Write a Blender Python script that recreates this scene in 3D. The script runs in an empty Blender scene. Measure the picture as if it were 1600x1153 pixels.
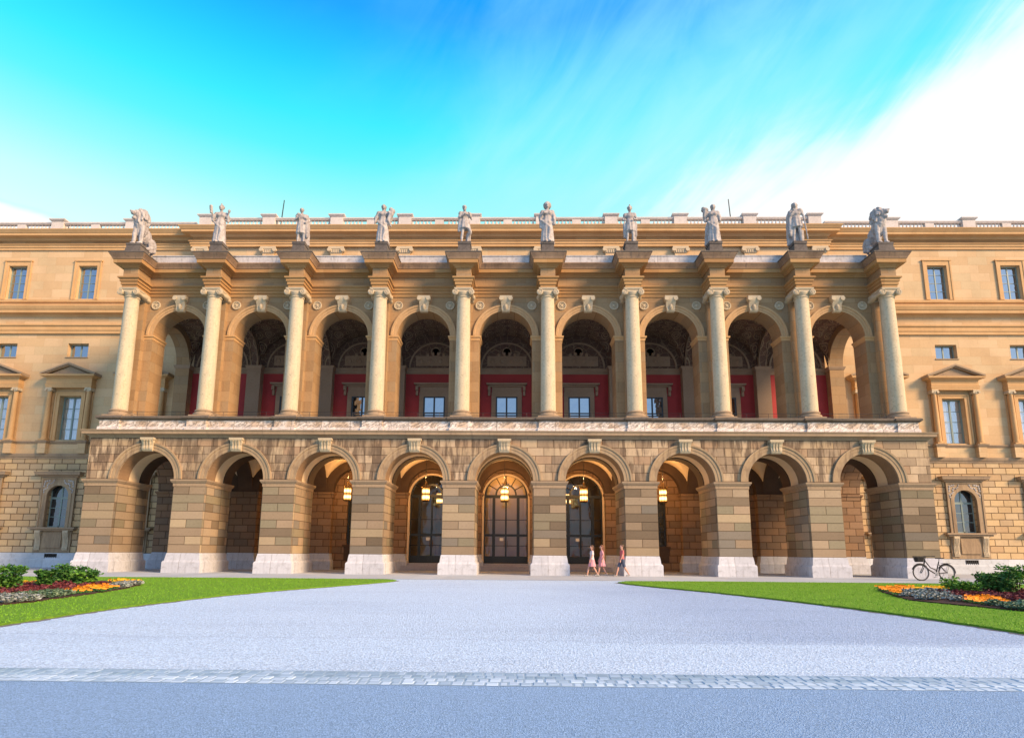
import bpy, bmesh, math, random
import numpy as np
from mathutils import Vector, Matrix, noise
R = math.radians
random.seed(7)
scene = bpy.context.scene
col = scene.collection

# ------------------------------------------------------------------ camera
cam_d = bpy.data.cameras.new("camera")
cam = bpy.data.objects.new("camera", cam_d); col.objects.link(cam)
rt = Vector((0.99985543, 0.01555049, 0.00687752)); up = Vector((-0.00403809, -0.17574476, 0.98442748)); fw = Vector((-0.01651702, 0.98431294, 0.17565656))
M = Matrix((rt, up, -fw)).transposed().to_4x4(); M.translation = Vector((0.5058, -30.495, 1.1047))
cam.matrix_world = M
cam_d.sensor_width = 36; cam_d.lens = 36 * 984.4 / 1600
cam_d.shift_x = (800 - 788.1) / 1600; cam_d.shift_y = (685.9 - 576.5) / 1600
cam_d.clip_start = 0.05; cam_d.clip_end = 5000
scene.camera = cam

# ------------------------------------------------------------------ node helpers
class N:
    def __init__(s, tree): s.t = tree; s.l = tree.links
    def n(s, typ, **kw):
        nd = s.t.nodes.new(typ)
        for k, v in kw.items(): setattr(nd, k, v)
        return nd
    def put(s, sock, v):
        if v is None: return
        if hasattr(v, 'is_output') or isinstance(v, bpy.types.NodeSocket): s.l.new(v, sock)
        elif isinstance(v, (tuple, list)) and len(v) == 3 and sock.type == 'RGBA': sock.default_value = (*v, 1)
        else: sock.default_value = v
    def m(s, op, a, b=None, c=None, clamp=False):
        nd = s.n('ShaderNodeMath', operation=op); nd.use_clamp = clamp
        s.put(nd.inputs[0], a); s.put(nd.inputs[1], b)
        if c is not None: s.put(nd.inputs[2], c)
        return nd.outputs[0]
    def mix(s, f, a, b, mode='MIX'):
        nd = s.n('ShaderNodeMix', data_type='RGBA', blend_type=mode)
        s.put(nd.inputs[0], f); s.put(nd.inputs[6], a); s.put(nd.inputs[7], b)
        return nd.outputs[2]
    def sep(s, v):
        nd = s.n('ShaderNodeSeparateXYZ'); s.l.new(v, nd.inputs[0]); return nd.outputs
    def comb(s, x, y, z):
        nd = s.n('ShaderNodeCombineXYZ')
        for i, v in enumerate((x, y, z)): s.put(nd.inputs[i], v)
        return nd.outputs[0]
    def noise(s, vec, scale, detail=4, rough=.55, dist=0):
        nd = s.n('ShaderNodeTexNoise'); s.put(nd.inputs['Vector'], vec)
        nd.inputs['Scale'].default_value = scale; nd.inputs['Detail'].default_value = detail
        nd.inputs['Roughness'].default_value = rough; nd.inputs['Distortion'].default_value = dist
        return nd.outputs[0]
    def vor(s, vec, scale, feature='F1'):
        nd = s.n('ShaderNodeTexVoronoi', feature=feature); s.put(nd.inputs['Vector'], vec)
        nd.inputs['Scale'].default_value = scale
        return nd
    def ramp(s, f, stops, interp='LINEAR'):
        nd = s.n('ShaderNodeValToRGB'); cr = nd.color_ramp; cr.interpolation = interp
        while len(cr.elements) < len(stops): cr.elements.new(.5)
        for e, (p, c) in zip(cr.elements, stops):
            e.position = p; e.color = (*c, 1) if len(c) == 3 else c
        s.put(nd.inputs[0], f); return nd.outputs[0]
    def sm(s, v, a, b):
        nd = s.n('ShaderNodeMapRange', interpolation_type='SMOOTHSTEP')
        s.put(nd.inputs[0], v); nd.inputs[1].default_value = a; nd.inputs[2].default_value = b
        return nd.outputs[0]
    def bump(s, h, dist, strength=1):
        nd = s.n('ShaderNodeBump'); nd.inputs['Distance'].default_value = dist; nd.inputs['Strength'].default_value = strength
        s.put(nd.inputs['Height'], h); return nd.outputs[0]

# ------------------------------------------------------------------ world and sun
SUN_EL, SUN_ROT = R(27), R(124)
world = bpy.data.worlds.new("World"); scene.world = world; world.use_nodes = True
w = N(world.node_tree); wn = world.node_tree.nodes
bg = wn["Background"]
sky = w.n('ShaderNodeTexSky', sky_type='NISHITA'); sky.sun_disc = False
sky.sun_elevation = SUN_EL; sky.sun_rotation = SUN_ROT; sky.air_density = 1.3; sky.dust_density = .6; sky.ozone_density = 1.5
tc = w.n('ShaderNodeTexCoord'); X, Y, Z = w.sep(tc.outputs['Generated'])
# deep saturated blue overhead paling to cyan lower down, then clouds spreading from the right
k_ = 6.2
hue = w.ramp(Z, [(0.0, (4.6, 5.6, 5.6)), (.40, (.75 * k_, k_, k_)), (.45, (.60 * k_, k_, k_)), (.50, (.30 * k_, .98 * k_, k_)), (.545, (.11 * k_, .93 * k_, k_)), (.585, (.042 * k_, .86 * k_, k_)), (.631, (.018 * k_, .66 * k_, k_)), (.689, (.006 * k_, .376 * k_, k_)), (1.0, (.01 * k_, .25 * k_, .85 * k_))])
blue = w.mix(.96, sky.outputs[0], hue)
stretch = w.comb(w.m('ADD', X, w.m('MULTIPLY', Z, -.9)), w.m('MULTIPLY', Y, .5), w.m('MULTIPLY', Z, 1.9))
n1 = w.noise(stretch, 2.0, 7, .52, .4)
n2 = w.noise(stretch, 5.5, 6, .55, .6)
n3 = w.noise(w.comb(w.m('ADD', w.m('MULTIPLY', X, 3.2), w.m('MULTIPLY', Z, -3.4)), w.m('MULTIPLY', Y, .6), w.m('ADD', Z, w.m('MULTIPLY', X, .9))), 2.6, 7, .6, .9)
nn = w.m('ADD', w.m('MULTIPLY', w.m('SUBTRACT', n1, .5), 1.5), w.m('MULTIPLY', w.m('SUBTRACT', n2, .5), .45))
# bank of cloud: strongest low to the right
base_r = w.m('ADD', w.m('MULTIPLY', X, 1.8), w.m('MULTIPLY', Z, -5.0))
cl = w.sm(w.m('ADD', base_r, w.m('MULTIPLY', w.m('ADD', nn, w.m('SUBTRACT', n3, .5)), .6)), -2.34, -1.70)
vz = w.m('ADD', w.m('ADD', .36, w.m('MULTIPLY', w.m('SUBTRACT', .67, Z), 2.6)), w.m('MULTIPLY', w.m('ADD', nn, w.m('MULTIPLY', w.m('SUBTRACT', n3, .5), 1.1)), .75))
veil = w.m('MULTIPLY', w.sm(w.m('ADD', X, w.m('MULTIPLY', nn, .25)), -.36, .16), vz, clamp=True)
blue = w.mix(veil, blue, (.42 * k_, .94 * k_, 1.0 * k_))
low_l = w.m('MULTIPLY', w.sm(w.m('ADD', w.m('ADD', Z, w.m('MULTIPLY', X, .17)), w.m('MULTIPLY', w.m('SUBTRACT', n2, .5), .03)), .312, .292), .9)
cl = w.m('MAXIMUM', cl, low_l)
front = w.mix(w.sm(cl, .0, .6), blue, (.62 * k_, .99 * k_, 1.0 * k_))
front = w.mix(w.sm(cl, .25, 1.0), front, (6.3, 6.3, 6.3))
# that bank stands over the palace; behind the camera the sky stays plain
final = w.mix(w.sm(Y, -.05, .35), w.mix(.55, sky.outputs[0], (3.6, 5.4, 8.6)), front)
w.l.new(final, bg.inputs[0]); bg.inputs[1].default_value = 0.108

sl = bpy.data.lights.new("sun", 'SUN'); sl.energy = 4.6; sl.angle = R(17); sl.color = (1.0, .66, .37)
sun = bpy.data.objects.new("sun", sl); col.objects.link(sun)
sd = Vector((math.sin(SUN_ROT) * math.cos(SUN_EL), math.cos(SUN_ROT) * math.cos(SUN_EL), math.sin(SUN_EL)))
sun.rotation_euler = sd.to_track_quat('Z', 'Y').to_euler(); sun.location = sd * 60
scene.view_settings.view_transform = 'Standard'; scene.view_settings.look = 'None'
scene.view_settings.exposure = 0.62; scene.view_settings.gamma = 1
scene.cycles.max_bounces = 6; scene.cycles.diffuse_bounces = 4; scene.cycles.glossy_bounces = 3; scene.cycles.transparent_max_bounces = 10
scene.cycles.sample_clamp_indirect = 4

# ------------------------------------------------------------------ materials
def new_mat(name):
    m = bpy.data.materials.new(name); m.use_nodes = True
    n = N(m.node_tree); b = m.node_tree.nodes["Principled BSDF"]
    return m, n, b

def simple(name, c, rough=.6, metal=0, emis=None, es=0, noisy=.12, scale=6, spec=.5, bump=0):
    m, n, b = new_mat(name)
    t = n.n('ShaderNodeTexCoord').outputs['Object']
    f = n.noise(t, scale, 5)
    cc = n.mix(f, tuple(x * (1 - noisy) for x in c), tuple(min(1, x * (1 + noisy)) for x in c))
    n.l.new(cc, b.inputs['Base Color']); b.inputs['Roughness'].default_value = rough; b.inputs['Metallic'].default_value = metal
    b.inputs['Specular IOR Level'].default_value = spec
    if emis: b.inputs['Emission Color'].default_value = (*emis, 1); b.inputs['Emission Strength'].default_value = es
    if bump: n.l.new(n.bump(n.noise(t, scale * 3, 6), bump), b.inputs['Normal'])
    return m

def stone(name, cols, bw=.8, bh=.4, joint=.022, jd=.42, alt=False, z0=0, noisy=.14, streak=None, streak_amt=0, rough=.85, bump=.012, blocks=True, grime=.0, grain=9, vary=0):
    """ashlar: every block takes its own tint, joints are recessed and darker; streak = rain-washed vertical staining"""
    m, n, b = new_mat(name)
    tc = n.n('ShaderNodeTexCoord'); o = tc.outputs['Object']
    x, y, z = n.sep(o); nx, ny, nz = n.sep(tc.outputs['Normal'])
    side = n.m('GREATER_THAN', n.m('ABSOLUTE', nx), .6)
    u = n.m('ADD', n.m('MULTIPLY', n.m('SUBTRACT', 1, side), x), n.m('MULTIPLY', side, n.m('ADD', y, 40.1)))
    rnd = n.n('ShaderNodeObjectInfo').outputs['Random']
    if blocks:
        v = n.m('DIVIDE', n.m('SUBTRACT', z, z0), bh); row = n.m('FLOOR', v)
        odd = n.m('MODULO', n.m('ADD', row, 200), 2)
        if alt:   # rows of one long stone between rows of two halves
            uu = n.m('DIVIDE', n.m('ADD', u, n.m('MULTIPLY', n.m('SUBTRACT', 1, odd), bw)), n.m('MULTIPLY', bw, n.m('SUBTRACT', 2, odd)))
        else:
            jit = n.n('ShaderNodeTexWhiteNoise', noise_dimensions='1D'); n.put(jit.inputs['W'], row)
            uu = n.m('ADD', n.m('ADD', n.m('DIVIDE', u, bw), n.m('MULTIPLY', odd, .5)), n.m('MULTIPLY', jit.outputs[0], .12))
        cu = n.m('FLOOR', uu)
        wn_ = n.n('ShaderNodeTexWhiteNoise', noise_dimensions='3D')
        n.l.new(n.comb(n.m('ADD', cu, n.m('MULTIPLY', side, 17)), row, n.m('MULTIPLY', rnd, 91.7)), wn_.inputs[0])
        k = len(cols)
        c0 = n.ramp(wn_.outputs[0], [(i / k, c) for i, c in enumerate(cols)], 'CONSTANT')
        wn2 = n.n('ShaderNodeTexWhiteNoise', noise_dimensions='3D')
        n.l.new(n.comb(row, n.m('ADD', cu, 3.3), n.m('MULTIPLY', rnd, 51.7)), wn2.inputs[0])
        c0 = n.mix(n.m('MULTIPLY', wn2.outputs[0], .35), c0, cols[0])
        fu, fv = n.m('FRACT', uu), n.m('FRACT', v)
        wid = n.m('MULTIPLY', bw, n.m('SUBTRACT', 2, odd)) if alt else bw
        du = n.m('MULTIPLY', n.m('MINIMUM', fu, n.m('SUBTRACT', 1, fu)), wid)
        dv = n.m('MULTIPLY', n.m('MINIMUM', fv, n.m('SUBTRACT', 1, fv)), bh)
        d = n.m('MINIMUM', du, dv)
        jm = n.sm(d, joint * .35, joint)      # 0 in the joint
    else:
        c0 = n.ramp(n.noise(o, .9, 4), [(.3, cols[0]), (.7, cols[-1])]); jm = None
    f = n.noise(o, grain, 7, .65)
    c1 = n.mix(n.m('MULTIPLY', n.m('SUBTRACT', f, .5), noisy * 4, clamp=False), c0, n.mix(1, c0, (1.5, 1.45, 1.4), 'MULTIPLY'))
    dark = n.mix(1, c0, (.62, .6, .58), 'MULTIPLY')
    c1 = n.mix(n.m('MULTIPLY', n.sm(f, .5, .25), noisy * 3, clamp=True), c1, dark)
    big = n.noise(o, .55, 5, .6)
    c1 = n.mix(n.m('MULTIPLY', n.sm(big, .42, .72), .35), c1, n.mix(1, c1, (.72, .68, .64), 'MULTIPLY'))
    if vary:   # some piers are darker than their neighbours
        vv = n.m('SUBTRACT', 1.04, n.m('MULTIPLY', rnd, vary)); c1 = n.mix(1, c1, n.comb(vv, vv, vv), 'MULTIPLY')
    if streak:
        sv = n.comb(n.m('MULTIPLY', u, 2.1), 0, n.m('MULTIPLY', z, .38))
        s1 = n.noise(sv, 1.6, 6, .62, .35)
        c1 = n.mix(n.m('MULTIPLY', n.m('MULTIPLY', n.sm(s1, .43, .60), streak_amt * .92), n.sm(n.noise(n.comb(n.m('MULTIPLY', u, .13), 0, 4.2), 1.5, 2), .30, .52)), c1, streak)
    if grime:
        gz = n.m('ADD', f, n.m('MULTIPLY', n.noise(n.comb(n.m('MULTIPLY', u, 3), 0, n.m('MULTIPLY', z, .5)), 2.2, 6), 1.2))
        c1 = n.mix(n.m('MULTIPLY', n.sm(gz, 1.12, 1.42), grime), c1, (.07, .065, .06))
    h = n.m('MULTIPLY', f, .35)
    if jm is not None:
        c1 = n.mix(jm, n.mix(1, c1, (jd, jd * .93, jd * .86), 'MULTIPLY'), c1)
        h = n.m('ADD', h, jm)
    n.l.new(c1, b.inputs['Base Color']); b.inputs['Roughness'].default_value = rough; b.inputs['Specular IOR Level'].default_value = .25
    n.l.new(n.bump(h, bump), b.inputs['Normal'])
    return m

TAN = (0.300, 0.228, 0.151); TAN2 = (0.380, 0.297, 0.203); BRN = (0.180, 0.138, 0.093); YEL = (0.430, 0.339, 0.215); GRY = (0.210, 0.191, 0.157); PINK = (0.310, 0.217, 0.157); OLV = (0.245, 0.217, 0.145)
mt = {}
mt['pier'] = stone('pier_ashlar', [TAN, YEL, GRY, TAN2, OLV, BRN, TAN, OLV, (.38, .285, .19)], bw=.79, bh=.4012, z0=.93, alt=True, joint=.024, jd=.5, vary=.42)
mt['spandrel'] = stone('spandrel_ashlar', [(0.410, 0.303, 0.189), (0.459, 0.353, 0.230), (0.361, 0.246, 0.156), (0.492, 0.377, 0.254), (.27, .20, .135), (.33, .25, .17)], bw=.8, bh=.405, z0=4.5, streak=(.115, .08, .055), streak_amt=.92, joint=.022, jd=.5)
mt['rustic'] = stone('rusticated_ashlar', [(.50, .355, .19), (.55, .41, .24), (.46, .31, .17), (.42, .31, .19), (.57, .41, .22)], bw=.78, bh=.385, z0=.85, joint=.03, jd=.34, bump=.03)
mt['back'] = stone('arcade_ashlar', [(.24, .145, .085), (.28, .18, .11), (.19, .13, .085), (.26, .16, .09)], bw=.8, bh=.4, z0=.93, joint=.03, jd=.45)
mt['smooth'] = stone('smooth_ashlar', [(0.562, 0.392, 0.215), (0.601, 0.432, 0.252), (0.532, 0.366, 0.199), (0.543, 0.407, 0.236)], bw=1.2, bh=.55, joint=.008, jd=.82, bump=.004, noisy=.09)
mt['ochre'] = stone('ochre_stone', [(0.370, 0.211, 0.085), (0.400, 0.244, 0.107), (0.340, 0.192, 0.081)], bw=1.5, bh=3.0, joint=.008, jd=.75, bump=.004, noisy=.12, z0=.4)
mt['mould'] = stone('moulding_stone', [(.52, .315, .14), (.57, .365, .175)], blocks=False, noisy=.12, bump=.004, grime=.12)
mt['cornice'] = stone('weathered_cornice_stone', [(0.306, 0.225, 0.149), (0.365, 0.272, 0.178)], blocks=False, noisy=.16, bump=.008, grime=.35)
mt['arch'] = stone('arch_moulding_stone', [(0.312, 0.226, 0.140), (0.390, 0.289, 0.179)], blocks=False, noisy=.16, bump=.006, streak=(.17, .12, .08), streak_amt=.7)
mt['column'] = stone('column_stone', [(0.499, 0.413, 0.275), (0.568, 0.482, 0.327)], blocks=False, noisy=.36, bump=.012, grain=9, grime=.3, streak=(.42, .42, .33), streak_amt=.55)
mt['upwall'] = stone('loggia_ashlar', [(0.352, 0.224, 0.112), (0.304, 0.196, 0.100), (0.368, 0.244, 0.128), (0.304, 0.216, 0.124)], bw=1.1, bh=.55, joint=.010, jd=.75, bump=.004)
mt['cap'] = stone('capital_stone', [(0.492, 0.410, 0.279), (0.541, 0.451, 0.312)], blocks=False, noisy=.2, bump=.008, grime=.15)
mt['plinth'] = stone('plinth_limestone', [(.46, .48, .53), (.54, .56, .61)], bw=1.35, bh=2.0, z0=-1, blocks=True, joint=.01, jd=.6, noisy=.3, bump=.02, grime=.25, grain=5)
mt['wplinth'] = stone('wing_plinth_limestone', [(.50, .54, .58), (.57, .60, .64)], bw=2.0, bh=2.0, z0=-1, joint=.008, jd=.7, noisy=.22, bump=.015, grime=.08, grain=5)
mt['coping'] = stone('lichened_coping_stone', [(0.098, 0.083, 0.068), (0.143, 0.120, 0.098)], blocks=False, noisy=.3, bump=.02)
mt['marble'] = stone('weathered_statue_stone', [(0.368, 0.344, 0.328), (0.480, 0.456, 0.432)], blocks=False, noisy=.4, bump=.015, grain=6, streak=(.13, .10, .09), streak_amt=.75)
mt['statbase'] = stone('blackened_statue_plinth_stone', [(0.072, 0.063, 0.057), (0.156, 0.138, 0.120)], blocks=False, noisy=.35, bump=.03, grain=7)
mt['sooty'] = stone('sooty_cornice_stone', [(.20, .13, .085), (.36, .24, .15)], blocks=False, noisy=.25, bump=.01, grime=.55, grain=5)
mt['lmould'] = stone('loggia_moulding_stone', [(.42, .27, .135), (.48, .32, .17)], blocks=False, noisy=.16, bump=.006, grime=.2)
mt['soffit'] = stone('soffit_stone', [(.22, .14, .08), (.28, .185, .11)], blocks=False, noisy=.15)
mt['step'] = stone('worn_step_stone', [(0.420, 0.406, 0.420), (0.532, 0.504, 0.518)], blocks=False, noisy=.25, bump=.01)
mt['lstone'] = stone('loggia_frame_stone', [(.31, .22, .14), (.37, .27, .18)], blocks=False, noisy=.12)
mt['cream'] = simple('cream_plaster', (.76, .60, .40), .9, noisy=.1, scale=1.5)
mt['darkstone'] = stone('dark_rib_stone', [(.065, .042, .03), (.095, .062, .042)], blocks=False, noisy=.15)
mt['red'] = simple('pompeian_red_plaster', (.36, .036, .036), .8, noisy=.2, scale=2)
mt['balu'] = stone('pale_balustrade_stone', [(0.522, 0.486, 0.450), (0.594, 0.558, 0.513)], blocks=False, noisy=.18, bump=.004)
mt['metalroof'] = stone('stained_pale_parapet', [(.44, .43, .43), (.56, .55, .55)], blocks=False, noisy=.35, bump=.01, grime=.5, grain=4)
mt['roof'] = simple('roof_sheet', (.25, .26, .26), .6)
mt['iron'] = simple('black_iron', (.02, .022, .024), .45, .3)
mt['bronze'] = simple('dark_door_paint', (.020, .024, .022), .4, .1)
mt['frame_g'] = simple('grey_green_window_paint', (.20, .27, .25), .5)
mt['frame_d'] = simple('dark_window_paint', (.035, .045, .05), .45)
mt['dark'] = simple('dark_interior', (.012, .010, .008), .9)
mt['room'] = simple('vestibule_plaster', (.42, .32, .20), .9, noisy=.15, scale=1)
mt['curtain'] = simple('cream_curtain', (.62, .58, .52), .9, noisy=.15, scale=4)
mt['brass'] = simple('aged_brass', (.18, .10, .03), .4, .8)
mt['paper'] = simple('notice_paper', (.7, .7, .68), .8)

def glass_mat(name, refl, tint=(.8, .9, 1), alpha=0, wavy=.3):
    m, n, b = new_mat(name); out = m.node_tree.nodes['Material Output']
    g = n.n('ShaderNodeBsdfGlossy'); g.inputs['Roughness'].default_value = .03; n.put(g.inputs['Color'], tint)
    nz = n.noise(n.n('ShaderNodeTexCoord').outputs['Object'], 1.8, 2)
    n.l.new(n.bump(nz, wavy * .05), g.inputs['Normal'])
    if alpha: o = n.n('ShaderNodeBsdfTransparent')
    else:
        o = n.n('ShaderNodeBsdfDiffuse'); n.put(o.inputs['Color'], (.02, .025, .03))
    mx = n.n('ShaderNodeMixShader'); mx.inputs[0].default_value = refl
    n.l.new(o.outputs[0], mx.inputs[1]); n.l.new(g.outputs[0], mx.inputs[2]); n.l.new(mx.outputs[0], out.inputs[0])
    return m
mt['glass'] = glass_mat('window_glass', .42)
mt['glass_dim'] = glass_mat('dark_window_glass', .16)
mt['glass_c'] = glass_mat('clear_window_glass', .22, alpha=1)
mt['doorglass'] = glass_mat('door_glass', .06, alpha=1)

def lantern_glass():
    m, n, b = new_mat('lit_lantern_glass')
    z = n.sep(n.n('ShaderNodeTexCoord').outputs['Object'])[2]
    # two rows of bulbs glow brightest behind amber glass
    a = n.m('ABSOLUTE', n.m('SUBTRACT', n.m('ABSOLUTE', z), .17))
    k = n.sm(a, .16, .02)
    b.inputs['Base Color'].default_value = (.6, .35, .1, 1)
    n.l.new(n.mix(k, (1, .40, .05), (1, .78, .36)), b.inputs['Emission Color'])
    n.l.new(n.m('ADD', n.m('MULTIPLY', k, 1.5), .75), b.inputs['Emission Strength'])
    return m
mt['lampglass'] = lantern_glass()

def vault_mat():
    m, n, b = new_mat('painted_vault_plaster')
    o = n.n('ShaderNodeTexCoord').outputs['Object']; x, y, z = n.sep(o)
    v = n.vor(o, 2.6, 'DISTANCE_TO_EDGE').outputs['Distance']
    lines = n.sm(v, .05, .02)
    q = n.comb(n.m('MULTIPLY', n.m('FRACT', n.m('DIVIDE', x, .7)), 1), n.m('FRACT', n.m('DIVIDE', n.m('ADD', y, 3), .7)), 0)
    qx, qy, _ = n.sep(q)
    r = n.m('SQRT', n.m('ADD', n.m('POWER', n.m('SUBTRACT', qx, .5), 2), n.m('POWER', n.m('SUBTRACT', qy, .5), 2)))
    ring = n.sm(n.m('ABSOLUTE', n.m('SUBTRACT', r, .36)), .045, .02)
    ring2 = n.sm(n.m('ABSOLUTE', n.m('SUBTRACT', r, .18)), .04, .02)
    f = n.m('MAXIMUM', n.m('MAXIMUM', ring, ring2), n.m('MULTIPLY', lines, .6))
    c = n.mix(f, n.mix(n.noise(o, 5, 4), (.08, .047, .032), (.17, .10, .065)), (.33, .25, .16))
    n.l.new(c, b.inputs['Base Color']); b.inputs['Roughness'].default_value = .8
    n.l.new(n.bump(f, .03), b.inputs['Normal'])
    return m
mt['vault'] = vault_mat()

def relief_mat():
    m, n, b = new_mat('incised_parapet_marble')
    o = n.n('ShaderNodeTexCoord').outputs['Object']; x, y, z = n.sep(o)
    band = n.m('MULTIPLY', n.sm(z, 7.10, 7.16), n.sm(z, 7.48, 7.42))
    wv = n.comb(n.m('ADD', n.m('MULTIPLY', x, 1.6), n.m('MULTIPLY', z, -2.2)), 0, n.m('MULTIPLY', z, 1.2))
    nz = n.noise(wv, 2.6, 5, .6, 1.4)
    veins = n.sm(n.m('ABSOLUTE', n.m('SUBTRACT', nz, .52)), .05, .012)
    dirt = n.sm(n.noise(n.comb(n.m('MULTIPLY', x, 1.1), 0, n.m('MULTIPLY', z, .7)), 1.7, 6), .42, .62)
    c = n.mix(n.m('MULTIPLY', band, n.m('MULTIPLY', dirt, .8)), (.72, .67, .62), (.50, .37, .25))
    c = n.mix(n.m('MULTIPLY', band, n.m('MULTIPLY', veins, .75)), c, (.22, .19, .17))
    fl = n.m('FRACT', n.m('DIVIDE', n.m('ADD', x, .4), 1.46))
    j = n.sm(n.m('MINIMUM', fl, n.m('SUBTRACT', 1, fl)), .004, .012)
    c = n.mix(j, (.25, .21, .18), c)
    c = n.mix(n.m('MULTIPLY', n.sm(n.noise(o, 4, 6, .7), .58, .75), .55), c, (.30, .27, .25))
    n.l.new(c, b.inputs['Base Color']); b.inputs['Roughness'].default_value = .75
    n.l.new(n.bump(n.m('MULTIPLY', veins, -1), .015), b.inputs['Normal'])
    return m
mt['relief'] = relief_mat()

def leaf_mat(name, c1, c2, c3):
    m, n, b = new_mat(name)
    rnd = n.n('ShaderNodeNewGeometry').outputs['Random Per Island']
    n.l.new(n.ramp(rnd, [(0, c1), (.5, c2), (1, c3)]), b.inputs['Base Color']); b.inputs['Roughness'].default_value = .55
    b.inputs['Specular IOR Level'].default_value = .3
    return m
def gravel(name, c1, c2, speck=.35, scale=55, track=False):
    m, n, b = new_mat(name)
    o = n.n('ShaderNodeTexCoord').outputs['Object']; x, y, z = n.sep(o)
    v = n.vor(o, scale); cv = n.sep(v.outputs['Color'])[0]
    f2 = n.noise(o, scale * 2.2, 3, .7)
    big = n.noise(n.comb(n.m('MULTIPLY', x, .35), y, 0), .55, 6, .6)
    c = n.mix(big, c1, c2)
    g = n.m('ADD', n.m('MULTIPLY', n.m('SUBTRACT', cv, .5), speck), n.m('MULTIPLY', n.m('SUBTRACT', f2, .5), speck * 1.8))
    k = n.m('ADD', 1, g)
    c = n.mix(1, c, n.comb(k, k, k), 'MULTIPLY')
    if track:   # wheel-worn paler and darker bands along the drive, darker again to the right
        yy = n.m('ADD', y, n.m('MULTIPLY', n.m('SUBTRACT', n.noise(n.comb(n.m('MULTIPLY', x, .25), y, 0), 1.2, 4), .5), .7))
        t1 = n.m('MULTIPLY', n.sm(yy, -24.4, -23.9), n.sm(yy, -21.7, -22.6))
        c = n.mix(n.m('MULTIPLY', t1, .18), c, n.mix(1, c, (1.22, 1.24, 1.25), 'MULTIPLY'))
        patch = n.sm(n.noise(n.comb(n.m('MULTIPLY', x, .22), n.m('MULTIPLY', y, .8), 0), .8, 5), .5, .68)
        c = n.mix(n.m('MULTIPLY', patch, .35), c, n.mix(1, c, (.80, .81, .84), 'MULTIPLY'))
        dark_right = n.m('MULTIPLY', n.m('MULTIPLY', n.sm(n.m('ADD', x, n.m('MULTIPLY', n.noise(o, .4, 4), 3)), 1.5, 6.5), n.sm(yy, -22.6, -21.9)), n.sm(y, -4.5, -10.5))
        c = n.mix(n.m('MULTIPLY', dark_right, .8), c, n.mix(1, c, (.68, .70, .78), 'MULTIPLY'))
        fine = n.m('MULTIPLY', n.sm(n.m('ABSOLUTE', n.m('ADD', n.m('ADD', yy, 22.15), n.m('MULTIPLY', x, .03))), .10, .02), .35)
        c = n.mix(fine, c, n.mix(1, c, (.75, .76, .8), 'MULTIPLY'))
    n.l.new(c, b.inputs['Base Color']); b.inputs['Roughness'].default_value = .9; b.inputs['Specular IOR Level'].default_value = .2
    n.l.new(n.bump(n.m('ADD', v.outputs['Distance'], f2), .012), b.inputs['Normal'])
    return m
mt['gravel'] = gravel('pale_gravel', (.46, .595, .76), (.535, .66, .815), .42, 42, True)
mt['asphalt'] = gravel('worn_grey_asphalt', (.265, .43, .68), (.305, .465, .71), .42, 85)
mt['paving'] = stone('pale_paving', [(.56, .65, .75), (.60, .69, .79), (.54, .62, .72)], bw=1.2, bh=3.0, joint=.012, jd=.7, bump=.004)
mt['cobble_bed'] = simple('gutter_mortar', (.26, .36, .46), .9, noisy=.3, scale=9)
mt['sett_dark'] = leaf_mat('dark_granite_setts', (.20, .30, .40), (.27, .39, .52), (.36, .48, .62))
mt['sett_pale'] = leaf_mat('pale_granite_setts', (.30, .42, .55), (.40, .52, .66), (.50, .63, .76))
mt['cobble'] = simple('granite_setts', (.38, .52, .68), .85, noisy=.3, scale=3, bump=.01)

def grass_mat():
    m, n, b = new_mat('lawn_grass')
    o = n.n('ShaderNodeTexCoord').outputs['Object']
    f = n.noise(o, .9, 6); g = n.noise(o, 26, 5, .7)
    c = n.mix(f, (.13, .285, .018), (.21, .40, .03)); c = n.mix(n.sm(g, .35, .7), n.mix(1, c, (.72, .80, .7), 'MULTIPLY'), c)
    c = n.mix(n.m('MULTIPLY', n.sm(n.noise(o, 3.1, 5), .56, .74), .45), c, (.24, .36, .04))
    n.l.new(c, b.inputs['Base Color']); b.inputs['Roughness'].default_value = .8; b.inputs['Specular IOR Level'].default_value = .2
    n.l.new(n.bump(g, .04), b.inputs['Normal'])
    return m
mt['grass'] = grass_mat()
mt['blade'] = leaf_mat('grass_blades', (.13, .33, .012), (.16, .37, .018), (.20, .42, .025))
mt['leaf'] = leaf_mat('shrub_leaves', (.012, .06, .012), (.035, .13, .02), (.09, .22, .04))
mt['leaf2'] = leaf_mat('bright_shrub_leaves', (.04, .13, .012), (.09, .24, .02), (.17, .33, .05))
mt['silver'] = leaf_mat('silver_foliage', (.14, .18, .16), (.25, .29, .28), (.42, .44, .43))
mt['sage'] = leaf_mat('sage_foliage', (.07, .14, .08), (.12, .20, .12), (.2, .26, .17))
mt['maroon'] = leaf_mat('maroon_foliage', (.06, .012, .016), (.12, .022, .03), (.20, .05, .05))
mt['petal_o'] = leaf_mat('orange_petals', (.85, .20, .01), (.95, .30, .015), (.95, .42, .04))
mt['petal_y'] = leaf_mat('yellow_petals', (.9, .42, .01), (.95, .52, .02), (.95, .62, .06))
mt['soil'] = simple('dark_bed_soil', (.05, .022, .018), .95, noisy=.5, scale=12, bump=.05)
mt['stem'] = simple('green_brown_stem', (.08, .07, .03), .7)

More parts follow.
